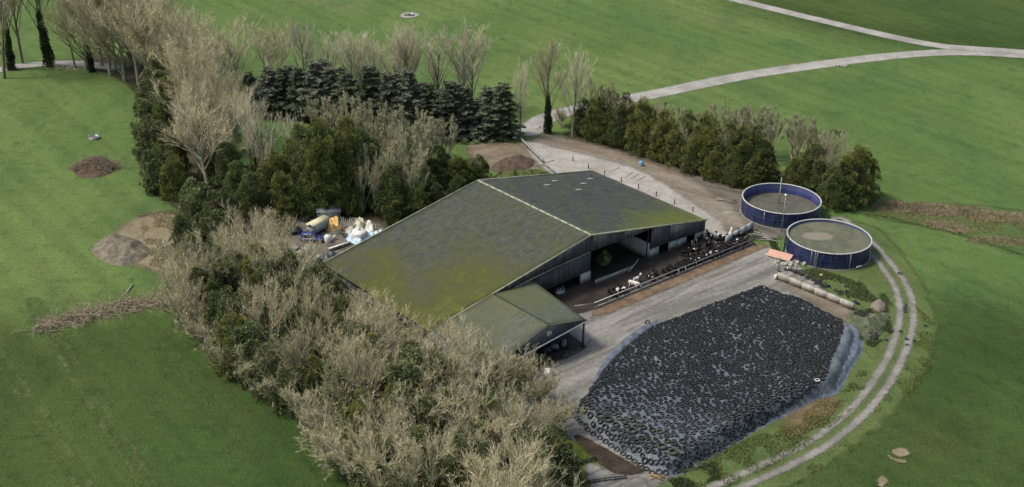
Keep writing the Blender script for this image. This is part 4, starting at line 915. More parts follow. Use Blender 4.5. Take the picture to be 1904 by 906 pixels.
def tank(cx, cy, R, H, level, label, ms_, strips):
    e = empty('slurry_tank', (cx, cy, 0)); tag(e, label, 'slurry tank', 'blue slurry tanks')
    n = 96
    g = MB(); g.lathe([(R, 0), (R, H)], n); g.build('shell', M_TANK, e, smooth=True)
    g = MB(); g.lathe([(R - .08, H), (R - .08, .05)], n); g.build('lining', M_INNER, e, smooth=True)
    g = MB(); g.lathe([(R - .14, H), (R - .14, H + .12), (R + .14, H + .12), (R + .14, H - .06), (R + .005, H - .06)], n); g.build('rim', plain('pale_rim', (.50, .51, .52), .5, .15, 2) if 'pale_rim' not in bpy.data.materials else bpy.data.materials['pale_rim'], e)
    g = MB(); g.lathe([(R + .005, H * .5), (R + .07, H * .5), (R + .07, H * .5 + .06), (R + .005, H * .5 + .06)], n); g.build('stiffener', M_TANK, e)
    g = MB(); g.lathe([(R + .01, 0), (R + .35, 0.0), (R + .35, .16), (R + .01, .16)], n); g.build('foundation', M_CWALL, e)
    P = [(0, 0, level)] + [((R - .1) * math.cos(a), (R - .1) * math.sin(a), level) for a in np.linspace(0, 2 * math.pi, n, endpoint=False)]
    g = MB(); g.add(P, T=[(0, i + 1, (i + 1) % n + 1) for i in range(n)]); g.build('slurry', ms_, e)
    for k in range(22):
        a = 2 * math.pi * k / 22 + .1; c_, s_ = math.cos(a), math.sin(a)
        g = MB(); g.box(((R + .03) * c_, (R + .03) * s_, H / 2), (.05, .10, H - .1), a); g.build('panel_seam', M_TANK if k % 7 else M_STEEL, e)
    for a in strips:
        c_, s_ = math.cos(a), math.sin(a); g = MB(); g.box(((R + .10) * c_, (R + .10) * s_, H / 2), (.09, .2, H), a); g.build('strap', M_STEEL, e)
    return e
T1 = tank(62.298, 231.326, 8.119, 3.43, 2.95, 'nearer blue slurry tank, brim-full with crusted green-grey slurry', slurry('crusted_slurry', (.10, .108, .072), (.155, .16, .11), (.25, .23, .185), .25, 1), [math.radians(-72), math.radians(-30)])
T2 = tank(56.275, 249.791, 8.116, 3.43, 1.35, 'farther blue slurry tank, half empty with its lining showing', slurry('dull_slurry', (.085, .085, .066), (.14, .135, .105), (0, 0, 0), .3), [math.radians(-28)])
g = MB(); a = math.radians(-62); R = 8.55; g.tube((R * math.cos(a), R * math.sin(a), .5), (R * math.cos(a + .16), R * math.sin(a + .16), .5), .14); g.build('outlet_pipe', M_WHITE, T1)
def pole_thing(name, px, py, topy, r, m, label, cat, base_z=0.0, head=None):
    P = at(px, py, base_z); Hh = height_for(P, topy); e = empty(name, tuple(P)); tag(e, label, cat)
    g = MB(); g.tube((0, 0, 0), (0, 0, Hh), r, r * .8, 8); g.build('shaft', m, e)
    if head == 'lamp': g = MB(); g.box((0, 0, Hh + .08), (.75, .3, .16), .6, 1); g.build('lamp_head', M_WHITE, e)
    if head == 'box': g = MB(); g.box((0, 0, Hh + .1), (.45, .45, .35)); g.build('cap', M_WHITE, e)
    if head == 'arm': g = MB(); g.beam((0, 0, Hh - .3), (.9, .2, Hh - .1), .08, .08); g.build('arm', m, e)
    return e
pole_thing('stirrer_pole', 1448, 379, 330, .13, M_TRIM, 'thick pale mast standing in the slurry of the farther blue tank', 'pole', 1.35)
pole_thing('mast', 1453, 432, 364, .07, M_STEEL, 'thin steel mast with a white cap between the two blue tanks', 'mast', 0, 'box')
pole_thing('mast', 1457, 472, 430, .16, M_DARKSTEEL, 'short dark pipe stack against the left of the nearer blue tank', 'pipe')
pole_thing('lamp_post', 1040, 130, 84, .09, M_TRIM, 'tall lone lamp post at the field edge behind the road poplars', 'lamp post', 0, 'lamp')
for x, y, t_, lb in ((1665, 130, 72, 'thin utility pole beside the junction road'), (1790, 92, 80, 'short white marker post at the road junction')):
    pole_thing('marker_post', x, y, t_ if x < 1700 else 82, .06, M_WOOD, lb, 'post')

# ------------------------------------------------------------------ cattle
def skin_body(name, J, E, m, sub=1):
    "one continuous body grown over joints with radii"
    bm_ = bpy.data.meshes.new('tmp'); bm_.from_pydata([j[:3] for j in J], E, []); o = bpy.data.objects.new('tmp', bm_); scene.collection.objects.link(o)
    sk = o.modifiers.new('s', 'SKIN'); sk.use_smooth_shade = True
    for v, j in zip(bm_.skin_vertices[0].data, J): v.radius = (j[3], j[4] if len(j) > 4 else j[3])
    bm_.skin_vertices[0].data[0].use_root = True
    ss = o.modifiers.new('b', 'SUBSURF'); ss.levels = sub; ss.render_levels = sub
    bpy.context.view_layer.update(); dg = bpy.context.evaluated_depsgraph_get()
    me = bpy.data.meshes.new_from_object(o.evaluated_get(dg)); me.name = name; me.materials.clear(); me.materials.append(m)
    bpy.data.objects.remove(o); return me
def cow_mesh(m, pose='feed'):
    hz = {'feed': (1.18, .72, .42), 'stand': (1.45, 1.62, 1.50)}[pose]; hx = {'feed': (1.02, 1.42, 1.58), 'stand': (1.05, 1.30, 1.62)}[pose]
    J = [(-.15, 0, 1.02, .36, .42), (.40, 0, 1.02, .33, .40), (.74, 0, 1.12, .24, .32), (hx[0], 0, hz[0], .15, .20), (hx[1], 0, hz[1], .12, .14), (hx[2], 0, hz[2], .08, .09),
         (-.62, 0, 1.06, .32, .36), (-.86, 0, 1.15, .22, .24),
         (.62, .22, .78, .13), (.64, .23, .42, .07), (.62, .23, .05, .06), (.62, -.22, .78, .13), (.66, -.23, .42, .07), (.68, -.23, .05, .06),
         (-.68, .22, .82, .17), (-.60, .24, .60, .12), (-.80, .24, .40, .065), (-.76, .24, .05, .06), (-.68, -.22, .82, .17), (-.55, -.24, .60, .12), (-.72, -.24, .40, .065), (-.68, -.24, .05, .06),
         (-.98, 0, 1.12, .035), (-1.03, 0, .55, .03), (hx[1] - .06, .22, hz[1] + .10, .05), (hx[1] - .06, -.22, hz[1] + .10, .05), (-.42, 0, .62, .14)]
    E = [(0, 1), (1, 2), (2, 3), (3, 4), (4, 5), (0, 6), (6, 7), (1, 8), (8, 9), (9, 10), (1, 11), (11, 12), (12, 13), (6, 14), (14, 15), (15, 16), (16, 17), (6, 18), (18, 19), (19, 20), (20, 21), (7, 22), (22, 23), (4, 24), (4, 25), (0, 26)]
    return skin_body('body', J, E, m)
def hide(name, dark, pale, lo, hi):
    m = Mat(name, .7, .2); cv = NN(m.nt, 'CombineXYZ'); r = m.math('MULTIPLY', m.rnd(), 37.0); m.L(r, cv.inputs[0]); m.L(r, cv.inputs[1])
    va = NN(m.nt, 'VectorMath', operation='ADD'); m.L(m.tc, va.inputs[0]); m.L(cv.outputs[0], va.inputs[1])
    c = m.mix(m.ramp(m.noise(1.15, 2, .4, va.outputs[0]), lo, hi), dark, pale); m.color(c); return m.m
H_BW = hide('black_and_white_hide', (.012, .012, .013), (.68, .66, .62), .57, .59)
H_BLK = hide('black_hide', (.010, .010, .011), (.60, .58, .55), .68, .70)
H_WH = hide('white_hide', (.74, .70, .62), (.10, .09, .08), .74, .76)
H_WB = hide('mostly_white_hide', (.70, .67, .62), (.03, .03, .03), .55, .57)
CW = {(h.name, p): cow_mesh(h, p) for h in (H_BW, H_BLK, H_WH, H_WB) for p in ('feed', 'stand')}
GC = 'dairy cows in the pen along the feed rail'
COWS = []
def cow(u, v, h, p, face, label=None):
    P = Lw(u, v); o = obj('cow', CW[(h.name, p)], None, (P[0], P[1], 0), BA + math.radians(face)); s_ = float(rng.uniform(.94, 1.1)); o.scale = (s_, s_, s_)
    tag(o, label, 'cow', GC); COWS.append((u, o, label)); return o
cow(151.4, 147.25, H_BLK, 'feed', -97, 'leftmost black cow with its head through the feed rail')
cow(152.8, 147.3, H_BW, 'feed', -82, 'second cow from the left at the rail, black with a white patch')
cow(154.2, 147.2, H_BW, 'feed', -100, 'third cow from the left at the rail, black with white patches')
cow(157.1, 147.3, H_WH, 'feed', -70, 'all white cow with its head down through the rail')
cow(158.9, 148.3, H_WB, 'stand', 5, 'pale cow standing sideways behind the all white cow')
cow(161.7, 147.4, H_BW, 'feed', -95, 'lone black and white cow between the white cows and the crowd')
cow(163.6, 148.0, H_BLK, 'feed', -110)
u = 165.4; k = 0
while u < 188.2:
    h = [H_BLK, H_BLK, H_BW, H_BLK, H_WB if k == 20 else H_BLK][k % 5]; cow(u, 147.2 + rng.uniform(-.1, .3), h, 'feed', -90 + rng.uniform(-14, 14)); u += rng.uniform(.92, 1.25); k += 1
for u, v, h, f in ((174.5, 150.4, H_BLK, -40), (176.5, 149.9, H_BW, 170), (178.6, 150.8, H_BLK, 15), (180.7, 150.0, H_BLK, -160), (182.3, 151.4, H_BLK, 60), (184.2, 150.3, H_BLK, -30), (179.6, 152.6, H_WB, 200), (185.9, 151.2, H_BW, 100), (187.2, 149.9, H_BLK, -75), (181.2, 153.0, H_BLK, 10), (184.5, 152.9, H_BLK, 80), (188.3, 150.9, H_WB, 30), (189.0, 149.6, H_BW, -60)):
    cow(u, v, h, 'stand', f)
un = sorted([c for c in COWS if not c[2]], key=lambda c: c[0])
fr = [c for c in un if toL(np.array(c[1].location))[1] < 149]; bk = [c for c in un if c not in fr]
for L_, txt in ((fr, 'in the packed line eating at the rail'), (bk, 'standing behind the packed line at the rail')):
    for i, (u_, o, _) in enumerate(L_):
        nth = 'leftmost' if i == 0 else ('rightmost' if i == len(L_) - 1 else ORD[i])
        o['label'] = f'{nth} cow {"" if i in (0, len(L_) - 1) else "from left "}{txt}'
# feed barrier
fb = empty('feed_barrier', tuple(Lw(145.6, 145.75)), BA); tag(fb, 'long pale feed rail on posts above a low kerb that the cows reach through', 'feed rail')
g = MB(); g.tube((0, 0, 1.3), (43.6, 0, 1.3), .085, n=8); g.build('rail', M_STEEL, fb)
g = MB(); g.box((22, 0, .22), (44, .22, .45)); g.build('kerb', M_CWALL, fb)
for i in range(16): g = MB(); g.box((.2 + i * 2.89, .16, .72), (.13, .13, 1.5)); g.build('post', M_DARKSTEEL, fb)
g = MB(); g.tube((-3.2, 1.8, 1.0), (0, 0, 1.2), .06); g.build('brace', M_STEEL, fb)
e = empty('gate_pole', tuple(Lw(160.6, 152.0))); tag(e, 'pale pole slanting up from the low wall at the barn opening', 'pole'); g = MB(); g.tube((0, 0, .4), (2.0, 2.6, 1.9), .09); g.build('shaft', M_STEEL, e)

# ------------------------------------------------------------------ mounds and brush
def mound(name, pts, h, m, seed, label, cat, rough=.35, cell=.35, freq=.6):
    pl = smooth_line(PX(pts), True, 2); mn, mx = pl.min(0) - .5, pl.max(0) + .5; sdm = poly_sd(np.stack(np.meshgrid(np.linspace(mn[0], mx[0], 30), np.linspace(mn[1], mx[1], 30)), -1).reshape(-1, 2), pl).max()
    def zf(P, sd):
        t = np.clip(sd / sdm, 0, 1); return .02 + h * t ** .8 * (1 + rough * (vnoise(P, freq, seed) - .5) * 2) + np.minimum(1, t * 6) * rough * .45 * h * (vnoise(P, freq * 3.3, seed + 2) - .4)
    return tag(grid_sheet(name, lambda P: poly_sd(P, pl), (*mn, *mx), cell, 0, m, .05, zf=zf, kind=None), label, cat)
def clods(name, a, b):
    m = Mat(name, .95, .1); c = m.mix(m.ramp(m.noise(.8, 6, .7), .35, .65), a, b); c = m.mul(c, m.ramp(m.noise(4, 4, .7), .25, .75, .7, 1.3, False)); m.color(c); m.bump(m.noise(3, 5, .7), .8, .15); return m.m
mound('muck_heap', [(912, 312), (925, 300), (955, 290), (985, 293), (998, 302), (985, 316), (950, 320), (920, 320)], 1.7, clods('crumbly_muck', (.075, .055, .042), (.15, .115, .09)), 3, 'brown heap of muck on bare soil behind the barn', 'heap')
mound('soil_heap', [(170, 470), (180, 450), (215, 436), (255, 445), (278, 462), (274, 480), (240, 496), (205, 492)], 2.1, clods('spoil_earth', (.13, .115, .085), (.25, .22, .17)), 5, 'wide grey-brown earth heap in the left field beside the tree line', 'heap')
mound('weedy_mound', [(212, 478), (220, 464), (245, 462), (258, 472), (250, 486), (228, 490)], 1.1, clods('weeds', (.055, .085, .035), (.11, .14, .06)), 8, 'green weedy hump on the front of the earth heap', 'heap', .6)
mound('rubble_heap', [(1555, 590), (1600, 585), (1640, 575), (1655, 590), (1640, 620), (1610, 640), (1596, 620)], 1.0, clods('grey_weeds', (.075, .095, .055), (.16, .165, .11)), 9, 'weedy rubble bank at the right corner of the silage heap', 'heap', .6)
mound('boulder', [(1618, 570), (1626, 560), (1640, 560), (1650, 572), (1644, 582), (1626, 582)], 1.2, clods('pale_rubble', (.19, .16, .13), (.30, .26, .21)), 10, 'pale brown stone lump in weeds inside the track bend', 'boulder', .4)
mound('scrap_heap', [(1040, 660), (1060, 652), (1083, 644), (1088, 650), (1070, 662), (1045, 672)], .8, clods('dark_scrap', (.03, .032, .03), (.09, .095, .085)), 12, 'dark scrap heap against the open side of the small shed', 'heap', .9, .25, 1.2)
mound('green_fodder_heap', [(1104, 484), (1112, 472), (1128, 470), (1140, 478), (1134, 492), (1116, 498)], 1.2, clods('green_fodder', (.07, .11, .035), (.19, .22, .10)), 14, 'green fodder heap inside the open barn bay', 'heap', .7, .25, 1.0)
bank = mound('shrub_bank', [(905, 345), (925, 322), (960, 318), (1000, 318), (1030, 324), (990, 336), (945, 346)], 1.3, clods('bank_weeds', (.055, .075, .03), (.13, .15, .055)), 15, 'low weedy bank along the back edge of the barn roof', 'bank', .7, .3, 1.0)
def brush(name, path, wdt, h, n, m, seed, label, cat, ln=2.6, r=.05):
    rg_ = np.random.default_rng(seed); pl = PX(path); a = rg_.uniform(0, len(pl) - 1.001, n); i = a.astype(int); f = (a - i)[:, None]
    P = pl[i] * (1 - f) + pl[i + 1] * f; d = unit(pl[i + 1] - pl[i]); off = rg_.normal(0, wdt, n); P = P + np.stack([-d[:, 1], d[:, 0]], 1) * off[:, None]
    z = np.abs(rg_.normal(0, 1, n)) * h * np.exp(-(off / wdt) ** 2 / 2) * .7 + .05
    az = rg_.uniform(0, 6.28, n); D = np.column_stack([np.cos(az) + d[:, 0] * .6, np.sin(az) + d[:, 1] * .6, rg_.normal(.05, .3, n)])
    b = Br(np.column_stack([P, z]), D, ln * rg_.uniform(.4, 1.5, n), np.full(n, r) * rg_.uniform(.5, 1.6, n), np.column_stack([rg_.normal(0, .4, (n, 2)), np.full(n, -.3)]))
    V, Q = limb_mesh(b, 3, 3, .3); c = children(rg_, b, 5, .2, 1, .6, 0, .45, .5, 0); v2, t2, q2 = twig_mesh(rg_, c, r * .9)
    V = np.concatenate([V, v2]); V[:, 2] = np.maximum(V[:, 2], .02)
    return tag(obj(name, mesh(name, V, t2 + len(V) - len(v2), np.concatenate([Q, q2 + len(V) - len(v2)]), m)), label, cat)
M_BRUSH = bark('dead_brushwood', (.12, .085, .06), (.33, .275, .21)); M_BRUSH2 = bark('red_brown_brushwood', (.15, .105, .075), (.55, .47, .36))
bb = mound('core', [(138, 325), (150, 300), (178, 290), (205, 298), (216, 316), (195, 328), (160, 332)], 1.5, clods('rotting_brush', (.07, .05, .038), (.14, .11, .08)), 21, None, None)
bp = brush('brush_pile', [(145, 322), (175, 308), (210, 318)], 1.7, 1.5, 620, M_BRUSH, 22, 'round pile of dead brushwood in the left field', 'brush pile', 1.9); bb.parent = bp
brush('branch_windrow', [(60, 618), (110, 600), (160, 588), (215, 575), (260, 568), (325, 560)], 1.0, .8, 620, M_BRUSH2, 23, 'long row of cut branches lying across the left field', 'brush pile', 2.8)
brush('branch_windrow', [(290, 560), (340, 548), (370, 560)], 1.6, .8, 200, M_BRUSH, 24, 'tangled end of the branch row beneath the trees', 'brush pile', 2.4)
brush('trimmings', [(95, 124), (120, 127), (145, 131)], .7, .3, 90, B_TWIG, 25, 'pale trimmings beside the lane at top left', 'brush pile', 1.4)
for (x0, y0, x1, y1, lb) in ((303, 448, 310, 466, 'upright pale log on the trodden ground'), (300, 462, 345, 446, 'long thin pale log beside the blue tarpaulin'), (296, 484, 312, 481, 'short pale log at the lower edge of trodden ground'), (322, 458, 336, 496, 'long dark pole lying toward the camera'), (236, 545, 248, 530, 'lone stick standing clear of the branch row')):
    a = at(x0, y0); b = at(x1, y1); e = empty('log', tuple(a)); tag(e, lb, 'log'); d = b - a; g = MB(); g.tube((0, 0, .18), (d[0], d[1], .22), .16 if 'dark' not in lb else .12, .1, 8); g.build('trunk', M_WOOD if 'dark' in lb else M_OLDWOOD, e)
def tarp(pts, c, label, seed, amp=.9, cat='tarpaulin', z0=0.0): return tag(crumple('tarpaulin', PX(pts, z0), plain('plastic_film_%d' % seed, c, .35, .2, 1.2, .5), seed, amp, .2, z0=z0, freq=.9), label, cat)
tarp([(328, 428), (334, 418), (348, 418), (354, 424), (348, 432), (334, 434)], (.10, .28, .62), 'crumpled bright blue tarpaulin beside the evergreen', 31)
T_ = tarp([(640, 444), (655, 438), (680, 438), (704, 436), (694, 448), (678, 452), (672, 460), (656, 452)], (.50, .66, .78), 'heap of pale blue plastic spread under the white bag', 32, .8)
tarp([(684, 440), (700, 432), (716, 428), (714, 434), (700, 444), (688, 450)], (.60, .68, .70), 'torn strip of pale plastic reaching the barn roof', 33, .6)
tarp([(676, 432), (682, 422), (694, 424), (698, 434), (688, 438)], (.72, .72, .66), 'cream sheeting heaped behind the white bag', 34, 1.6)
tarp([(604, 424), (612, 412), (630, 412), (635, 422), (622, 430), (608, 430)], (.62, .40, .13), 'crumpled orange-yellow sheet right of the cream trailer', 35, 1.2)

# ------------------------------------------------------------------ junk yard vehicles and clutter
def ext(profile, w_, taper=None):
    "side profile (x,z) extruded across y with optional inset of the upper points"
    n = len(profile); g = MB(); V = []
    for s_ in (-1, 1):
        for k, (x, z) in enumerate(profile): V.append((x, s_ * (w_ / 2 - (taper[k] if taper else 0)), z))
    T = [(0, k + 1, k) for k in range(1, n - 1)] + [(n, n + k, n + k + 1) for k in range(1, n - 1)]
    g.add(V, T, [(k, (k + 1) % n, n + (k + 1) % n, n + k) for k in range(n)]); return g
M_GLASS = plain('dark_vehicle_glass', (.03, .035, .04), .12, .1, 1, .6); M_RUB = plain('vehicle_tyre', (.02, .02, .021), .8, .2)
def car(x, y, ang, paint, stripe, label, kind='jeep', cat='car'):
    P = at(x, y); e = empty('parked_car' if kind != 'jeep' else 'off_road_car', tuple(P), math.radians(ang)); tag(e, label, cat, 'vehicles in the junk yard')
    L2 = 2.15; g = ext([(-L2, .45), (L2, .45), (L2, .85), (L2 - .15, 1.02), (L2 - 1.15, 1.08), (-L2 + .05, 1.08), (-L2, .9)], 1.75, [0, 0, .03, .08, .06, .05, .03]); g.build('body', paint, e)
    if kind == 'jeep': pr = [(-L2 + .1, 1.08), (L2 - 1.25, 1.08), (L2 - 1.6, 1.82), (-L2 + .15, 1.85)]
    else: pr = [(-L2 + .35, 1.06), (L2 - 1.2, 1.07), (L2 - 1.85, 1.45), (-L2 + 1.0, 1.47)]
    zt = pr[2][1]; g = ext(pr, 1.62, [0, 0, .14, .14]); g.build('cabin', paint, e)
    for s_ in (-1, 1):
        for a, b in ((-1.75, -.75), (-.65, .15)):
            if kind != 'jeep': a, b = a * .75, b * .75
            g = MB(); g.box(((a + b) / 2, s_ * .80, (1.12 + zt - .08) / 2 + .02), (b - a - .08, .06, zt - 1.26)); g.build('window', M_GLASS, e)
        g = MB(); g.box((0, s_ * .885, .92), (4.0, .015, .07)); g.build('stripe', stripe, e)
    g = MB(); p = pr; g.slab([(p[1][0] + .02, -.66, 1.12), (p[1][0] + .02, .66, 1.12), (p[2][0] + .04, .6, zt - .07), (p[2][0] + .04, -.6, zt - .07)], (.03, 0, .01)); g.build('windscreen', M_GLASS, e)
    for sx in (-1.35, 1.35):
        for sy in (-.82, .82):
            V, Q = tyre_VQ(.36, .22, 16, .5); V = V[:, [0, 2, 1]]; g = MB(); g.add(V, Q=Q); wl = g.build('wheel', M_RUB, e, (sx, sy, .36)); g = MB(); g.tube((0, -.08, 0), (0, .08, 0), .2, n=12); g.build('hub', M_STEEL, wl)
    for sy in (-.6, .6): g = MB(); g.box((L2 + .01, sy, .78), (.06, .26, .16)); g.build('headlight', M_WHITE, e)
    g = MB(); g.box((L2 + .04, 0, .5), (.14, 1.7, .16)); g.build('bumper', M_DARKSTEEL, e); return e
paint = lambda n, c: plain(n, c, .35, .12, 1.5, .5)
P_BLUE = paint('faded_blue_paint', (.022, .045, .23)); P_GREY = paint('dirty_silver_paint', (.30, .31, .33)); P_DARK = paint('dirty_dark_paint', (.06, .065, .06))
car(580, 449, -2, P_BLUE, M_WHITE, 'blue off-road car with pale stripe in front of the cream trailer', 'jeep')
car(541, 436, 205, P_DARK, M_STEEL, 'dark derelict car left of the blue off-road car', 'low')
car(550, 472, -35, P_GREY, M_DARKSTEEL, 'silver derelict car half hidden by twigs below the blue car', 'low')
P = at(592, 431); e = empty('livestock_trailer', tuple(P), math.radians(57)); tag(e, 'grey livestock trailer with a rounded cream roof', 'trailer')
g = MB(); g.box((0, 0, 1.25), (4.8, 1.9, 1.5)); g.build('body', plain('grey_aluminium', (.30, .33, .35), .5, .15, 1.5), e)
prf = [(-1.0, 2.0), (1.0, 2.0), (1.0, 2.3), (.8, 2.55), (.35, 2.68), (-.35, 2.68), (-.8, 2.55), (-1.0, 2.3)]
g = MB(); V = [(sx * 2.5, y_, z_) for sx in (-1, 1) for y_, z_ in prf]; n = 8; g.add(V, [(0, k + 1, k) for k in range(1, n - 1)] + [(n, n + k, n + k + 1) for k in range(1, n - 1)], [(k, (k + 1) % n, n + (k + 1) % n, n + k) for k in range(n)]); g.build('roof', plain('cream_roof', (.66, .62, .42), .6, .12, 1.5), e)
g = MB(); g.box((-2.47, -.1, 2.25), (.14, .65, .42)); g.build('window', M_DARKSTEEL, e)
for sx in (-.5, .5):
    for sy in (-1.02, 1.02): g = MB(); V, Q = tyre_VQ(.34, .2, 14, .5); g.add(V[:, [0, 2, 1]], Q=Q); g.build('wheel', M_RUB, e, (sx, sy, .34))
g = MB(); g.beam((-2.4, 0, .5), (-3.7, 0, .45), .12, .12); g.build('drawbar', M_DARKSTEEL, e)
P = at(668, 446); e = empty('bulk_bag', tuple(P)); tag(e, 'large bulging white bag in the junk yard', 'bag')
g = MB(); g.lathe([(0, 0), (1.5, 0), (1.75, .3), (1.75, 1.6), (1.6, 1.95), (.5, 2.1), (0, 2.05)], 5); o = g.build('sack', M_WHITE, e, smooth=True)
g = MB(); g.tube((-.2, 0, 2.25), (.1, .1, 2.6), .22, .3, 8); g.build('neck', M_WHITE, e)
P = at(610, 450); e = empty('water_tank', tuple(P)); tag(e, 'round white plastic tank right of the blue car', 'tank')
g = MB(); g.lathe([(0, 0), (.6, 0), (.72, .3), (.72, 1.1), (.55, 1.45), (.2, 1.6), (0, 1.62)], 16); g.build('vessel', M_WHITE, e, smooth=True); g = MB(); g.tube((0, 0, 1.58), (0, 0, 1.72), .16); g.build('lid', M_STEEL, e)
P = at(588, 484); e = empty('water_tank', tuple(P)); tag(e, 'small pale tub half hidden by twigs at the roof corner', 'tub'); g = MB(); g.lathe([(0, 0), (.7, 0), (.8, .9), (.74, .92), (.66, .1), (0, .1)], 14); g.build('vessel', M_TRIM, e)
rg2 = np.random.default_rng(9)
P = at(648, 426); e = empty('timber_stack', tuple(P)); tag(e, 'fan of old pale poles stacked right of the orange sheet', 'timber')
for k in range(11): a = -.55 + k * .1; g = MB(); g.beam((k * .22 - 1.4, rg2.normal(0, .1), .15 + .03 * k), (k * .22 - 1.4 + 2.6 * math.sin(a), 2.8, .7 + rg2.uniform(0, .7)), .13, .1); g.build('pole', M_OLDWOOD, e)
g = MB(); g.beam((.9, 2.6, 1.3), (4.2, .2, .9), .15, .15); g.build('beam', M_OLDWOOD, e)
P = at(672, 424); e = empty('paling_fence', tuple(P), math.radians(-32)); tag(e, 'broken dark paling fence with pale boards under the evergreens', 'fence')
for k in range(7): g = MB(); g.box((k * .62, rg2.normal(0, .05), .9 + .1 * rg2.normal()), (.2, .05, 1.8)); g.build('board', M_OLDWOOD, e)
g = MB(); g.box((1.9, .06, 1.2), (4.2, .05, .12)); g.build('rail', M_WOOD, e)
P = at(612, 408); e = empty('tin_hut', tuple(P), math.radians(8)); tag(e, 'low grey tin hut in the shade behind the cream trailer', 'hut')
g = MB(); g.box((0, 0, 1.1), (4.6, 3, 2.2)); g.build('wall', M_PANEL, e); g = MB(); g.slab([(-2.5, -1.7, 2.25), (2.5, -1.7, 2.25), (2.5, 1.7, 2.6), (-2.5, 1.7, 2.6)], (0, 0, .07)); g.build('roof', plain('grey_tin', (.17, .19, .20), .6, .25, 1.2), e)
yw = straight_wall('yard_wall', (612, 468), (652, 455), 0.6, .35, M_CWALL, 'low concrete wall with pale edging beside the barn corner', 'wall', cap=M_WHITE)

# ------------------------------------------------------------------ other yards and fields
straight_wall('pen_wall', (1349, 456), (1399, 428), 1.9, .35, M_CWALL, 'short concrete wall from the cow pen up to the farther tank', 'wall')
straight_wall('apron_wall', (968, 262), (1010, 304), .9, .3, M_CWALL, 'low concrete wall along the left edge of the pale apron', 'wall')
straight_wall('apron_wall', (1010, 306), (1032, 324), .5, .3, M_CWALL, 'short kerb wall from the apron corner to the barn roof', 'wall')
POSTS = [(1065, 300), (1094, 314), (1124, 327), (1155, 339), (1187, 352), (1220, 366), (1254, 381), (1288, 395)]
for k, (x, y) in enumerate(POSTS):
    P = at(x, y); e = empty('yard_post', tuple(P)); tag(e, f'{"farthest" if k == 0 else ("nearest" if k == 7 else ORD[k] + " from farthest")} short dark post beside the grey roof eave', 'post', 'short posts beside the grey roof eave')
    g = MB(); g.tube((0, 0, 0), (0, 0, 1.25), .11); g.build('shaft', M_DARKSTEEL, e)
for x0, y0, x1, y1, lb in ((1128, 323, 1152, 313, 'first'), (1158, 334, 1176, 322, 'second'), (1165, 337, 1188, 325, 'third'), (1178, 341, 1200, 329, 'fourth'), (1014, 304, 1030, 299, 'dark')):
    a = at(x0, y0); b = at(x1, y1); d = b - a; e = empty('loose_rail', tuple(a)); tag(e, 'dark pole lying alone on the pale concrete corner' if lb == 'dark' else f'{lb} from farthest of the pale rails lying on the concrete', 'rail', 'rails lying on the pale concrete')
    g = MB(); g.tube((0, 0, .12), (d[0], d[1], .12), .07); g.build('tube', M_DARKSTEEL if lb == 'dark' else M_STEEL, e)
P = at(1192, 309); e = empty('barrel', tuple(P)); tag(e, 'pale blue plastic barrel on the muddy lane', 'barrel')
g = MB(); g.lathe([(0, 0), (.42, 0), (.5, .2), (.52, .6), (.5, 1.0), (.4, 1.2), (0, 1.22)], 16); g.build('drum', plain('pale_blue_plastic', (.16, .36, .60), .45, .1), e, smooth=True); g = MB(); g.lathe([(.53, .55), (.56, .58), (.56, .64), (.53, .67)], 16); g.build('hoop', M_STEEL, e)
def planks(x, y, n, ang, spread, label, m=None, L0=3.0):
    P = at(x, y); e = empty('plank_pile', tuple(P), math.radians(ang)); tag(e, label, 'planks')
    for k in range(n):
        a = rg2.normal(0, .35); g = MB(); L_ = L0 * rg2.uniform(.6, 1.2); c = np.array([rg2.normal(0, spread), rg2.normal(0, spread * .6), .1 + .06 * k]); d = np.array([math.cos(a), math.sin(a), rg2.normal(0, .05)]) * L_ / 2
        g.beam(c - d, c + d, .22, .06); g.build('plank', m or M_OLDWOOD, e)
planks(1402, 438, 6, -35, .8, 'loose grey planks left of the farther tank', None, 4.5)
planks(1425, 446, 7, -20, 1.0, 'loose grey boards between the cow pen and nearer tank', None, 4.0)
planks(1385, 446, 4, 20, .7, 'few boards at the end of the feed rail')
planks(1350, 373, 4, -12, .25, 'narrow row of pale rails left of the farther tank', None, 5)
planks(1362, 398, 3, -35, .2, 'bent pale rail at the lane edge below the farther tank', M_TRIM, 4)
planks(1224, 889, 7, 10, .3, 'small stack of orange-brown boards at the foot of the silage heap', plain('fresh_boards', (.38, .26, .15), .85, .25), 1.7)
P = at(1449, 480); e = empty('corrugated_sheet', tuple(P), math.radians(-33)); tag(e, 'faded pink corrugated sheet leaning beside the nearer tank', 'sheet')
g = MB(); n = 16; V = [(-2.4 + 4.8 * i / n, s_ * .9, .65 + s_ * .35 + .04 * (i % 2) + dz) for dz in (0, -.04) for i in range(n + 1) for s_ in (-1, 1)]
k2 = 2 * (n + 1); g.add(V, Q=[(2 * i, 2 * i + 2, 2 * i + 3, 2 * i + 1) for i in range(n)] + [(k2 + 2 * i + 1, k2 + 2 * i + 3, k2 + 2 * i + 2, k2 + 2 * i) for i in range(n)]); g.build('sheet', plain('faded_pink_tin', (.60, .36, .28), .7, .12, 1.5), e)
for sx in (-2, 0, 2): g = MB(); g.box((sx, .6, .42), (.12, .12, .85)); g.build('prop', M_WOOD, e)
